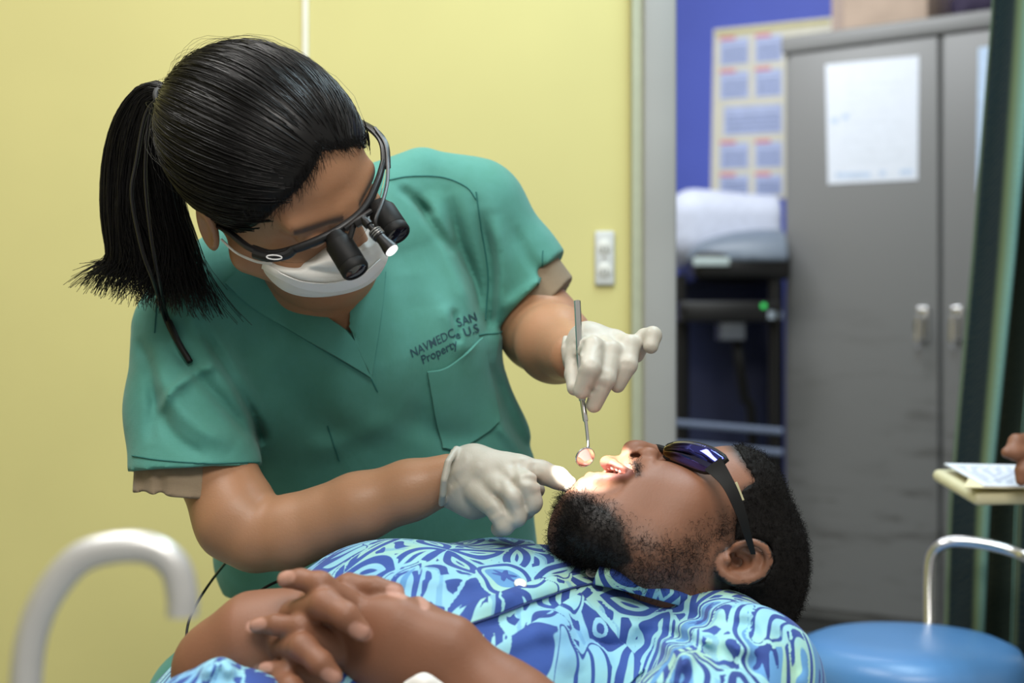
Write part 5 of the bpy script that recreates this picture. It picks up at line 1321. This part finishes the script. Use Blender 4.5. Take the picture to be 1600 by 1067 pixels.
# ---------------------------------------------------------------- someone at the right edge writing on a tray
YT = 1.90
tr = empty('writing_tray', P(1580, 775, YT), 'cream tray held at the right edge with a folder and notes on it', 'tray')
TX, TN = nrm(V(.98, .10, -.03)), nrm(V(0, -.14, 1)); TY = nrm(np.cross(TN, TX))
c = P(1524, 764, YT)
s = SDF(); s.box(c + TX * .17 + TY * .075 - TN * .008, (.17, .075, .009), (TX, TY, TN), .008); v, fc = s.mesh(.0025); mesh_np('tray_body', v, fc, M['cream'], tr)
def sheet(name, x0, x1, y0, y1, lift, th, m, label, cat, sk=0.0, poly=None):
    pp = poly or [(x0, y0), (x1, y0 + sk), (x1, y1 + sk), (x0, y1)]
    b = [c + TX * x + TY * y + TN * lift for x, y in pp]; mb = MB(); n = len(b)
    mb.add(b + [p + TN * th for p in b], [tuple(range(n))[::-1], tuple(range(n, 2 * n))] + [(i, (i + 1) % n, n + (i + 1) % n, n + i) for i in range(n)])
    return tag(mb.build(name, m, None, False), label, cat)
sheet('folder', -.018, .30, -.004, .17, .0024, .0012, M['card'], 'manila folder lying on the cream tray at the right edge', 'folder', 0, [(-.018, -.004), (.30, -.004), (.30, .14), (.03, .14), (.012, .05)])
pg = sheet('note_paper', .010, .20, -.003, .13, .0040, .002, M['paper'], 'white sheet with blue handwriting on top of the manila folder', 'paper')
mb = MB(); rg = random.Random(4)
for i in range(9):
    y = .012 + i * .012; x = .02
    while x < .16:
        l = rg.uniform(.006, .02); q = [c + TX * a + TY * (y + b) + TN * .0064 for a, b in ((x, 0), (x + l, .001), (x + l, .0045), (x, .003))]; mb.add(q, [(0, 1, 2, 3)]); x += l + .006
hw = mb.build('handwriting', plain('blue_ink', (.35, .40, .60), .8), pg, False)
hw['kind'] = 'stuff'
# the writing person: hand in view, the rest outside the frame
s = SDF(); hx = P(1600, 715, YT)
def cap_chain(p, r): s.chain([np.asarray(q) for q in p], r, .006, kj=.004)
cap_chain([P(1640, 700, 1.93), P(1608, 690, 1.90), P(1588, 690, 1.88), P(1580, 702, 1.875)], [.014, .012, .010, .008])
cap_chain([P(1640, 715, 1.91), P(1606, 706, 1.88), P(1586, 708, 1.87), P(1573, 707, 1.868)], [.013, .0115, .0095, .0075])
cap_chain([P(1650, 735, 1.90), P(1612, 722, 1.875), P(1598, 735, 1.87), P(1596, 750, 1.868)], [.015, .012, .010, .008])
cap_chain([P(1655, 745, 1.92), P(1625, 740, 1.885), P(1612, 752, 1.875)], [.014, .011, .009])
s.loft([(P(1640, 718, 1.915), V(0, .3, 1), .038, .018), (P(1690, 722, 1.95), V(0, .3, 1), .030, .022)], .01)
BX = 1.02; BYY = 2.12
s.chain([P(1690, 722, 1.95), V(.95, 1.98, .86), V(1.04, 2.04, .93), V(.86, 2.10, 1.30)], [.026, .035, .042, .05], .02, kj=.02)
s.chain([V(1.22, 2.10, 1.30), V(1.27, 2.03, .98), V(1.06, 1.86, .78)], [.05, .042, .03], .02, kj=.02)
s.loft([(V(BX + .02, BYY, 1.33), V(1, 0, 0), .17, .08), (V(BX + .02, BYY, 1.10), V(1, 0, 0), .155, .10), (V(BX + .02, BYY, .92), V(1, 0, 0), .16, .10)], .02)
s.chain([V(BX + .02, BYY, 1.35), V(BX + .02, BYY - .02, 1.46)], [.055, .052], .03)
H3 = Frame(V(BX + .02, BYY - .03, 1.58), (-1, 0, 0), (0, -.86, -.5)); head(s, H3)
s.chain([H3(0, .098, .030), H3(0, .112, .006), H3(0, .119, -.012)], [.008, .009, .0115], .008)
for q in (-1, 1):
    s.ell(H3(.077 * q, -.010, .0), (.008, .018, .030), H3.ax, .006); s.ell(H3(.031 * q, .104, .022), (.018, .015, .013), H3.ax, .012, 's'); s.ell(H3(.031 * q, .079, .022), (.015, .015, .013), H3.ax, .003)
v, fc = s.mesh(.003)
p3 = mesh_np('person', v, fc, M['skin_p'], None, True, {'stubble': np.zeros(len(v)), 'lip': np.zeros(len(v)), 'nail': np.zeros(len(v)), 'scalp': np.zeros(len(v))})
tag(p3, 'person at the right edge, only the fingers holding a sheet on the tray in view', 'person')
s = SDF(); s.loft([(V(BX + .02, BYY, 1.335), V(1, 0, 0), .185, .092), (V(BX + .02, BYY, 1.10), V(1, 0, 0), .175, .115), (V(BX + .02, BYY, .82), V(1, 0, 0), .18, .118)], 0)
s.chain([V(.86, 2.10, 1.30), V(.97, 2.07, 1.08)], [.065, .062], .02); s.chain([V(1.22, 2.10, 1.30), V(1.26, 2.05, 1.08)], [.065, .062], .02); s.plane(V(BX, BYY, .80), V(0, 0, -1))
v, fc = s.mesh(.006); mesh_np('shirt', v, fc, plain('dark_green_shirt', (.03, .06, .05), .8), p3)
s = SDF()
for q in (-1, 1): s.chain([V(BX + .02 + .08 * q, BYY, .84), V(BX + .02 + .09 * q, BYY - .01, .45), V(BX + .02 + .09 * q, BYY + .01, .08)], [.095, .07, .055], .02, kj=.02)
v, fc = s.mesh(.007); mesh_np('trousers', v, fc, plain('dark_grey_trousers', (.04, .04, .045), .8), p3)
for q in (-1, 1):
    s = SDF(); s.ell(V(BX + .02 + .09 * q, BYY - .05, .045), (.045, .13, .05)).plane(V(0, 0, .0), V(0, 0, -1)); v, fc = s.mesh(.006); mesh_np('shoe', v, fc, M['black_matte'], p3)
s = SDF(); s.ell(H3(0, -.016, .052), (.080, .098, .086), H3.ax); s.plane(H3(0, .03, .0), H3.f * .69 - H3.u * .72); v, fc = s.mesh(.004); mesh_np('hair', v, fc, M['hair'], p3)
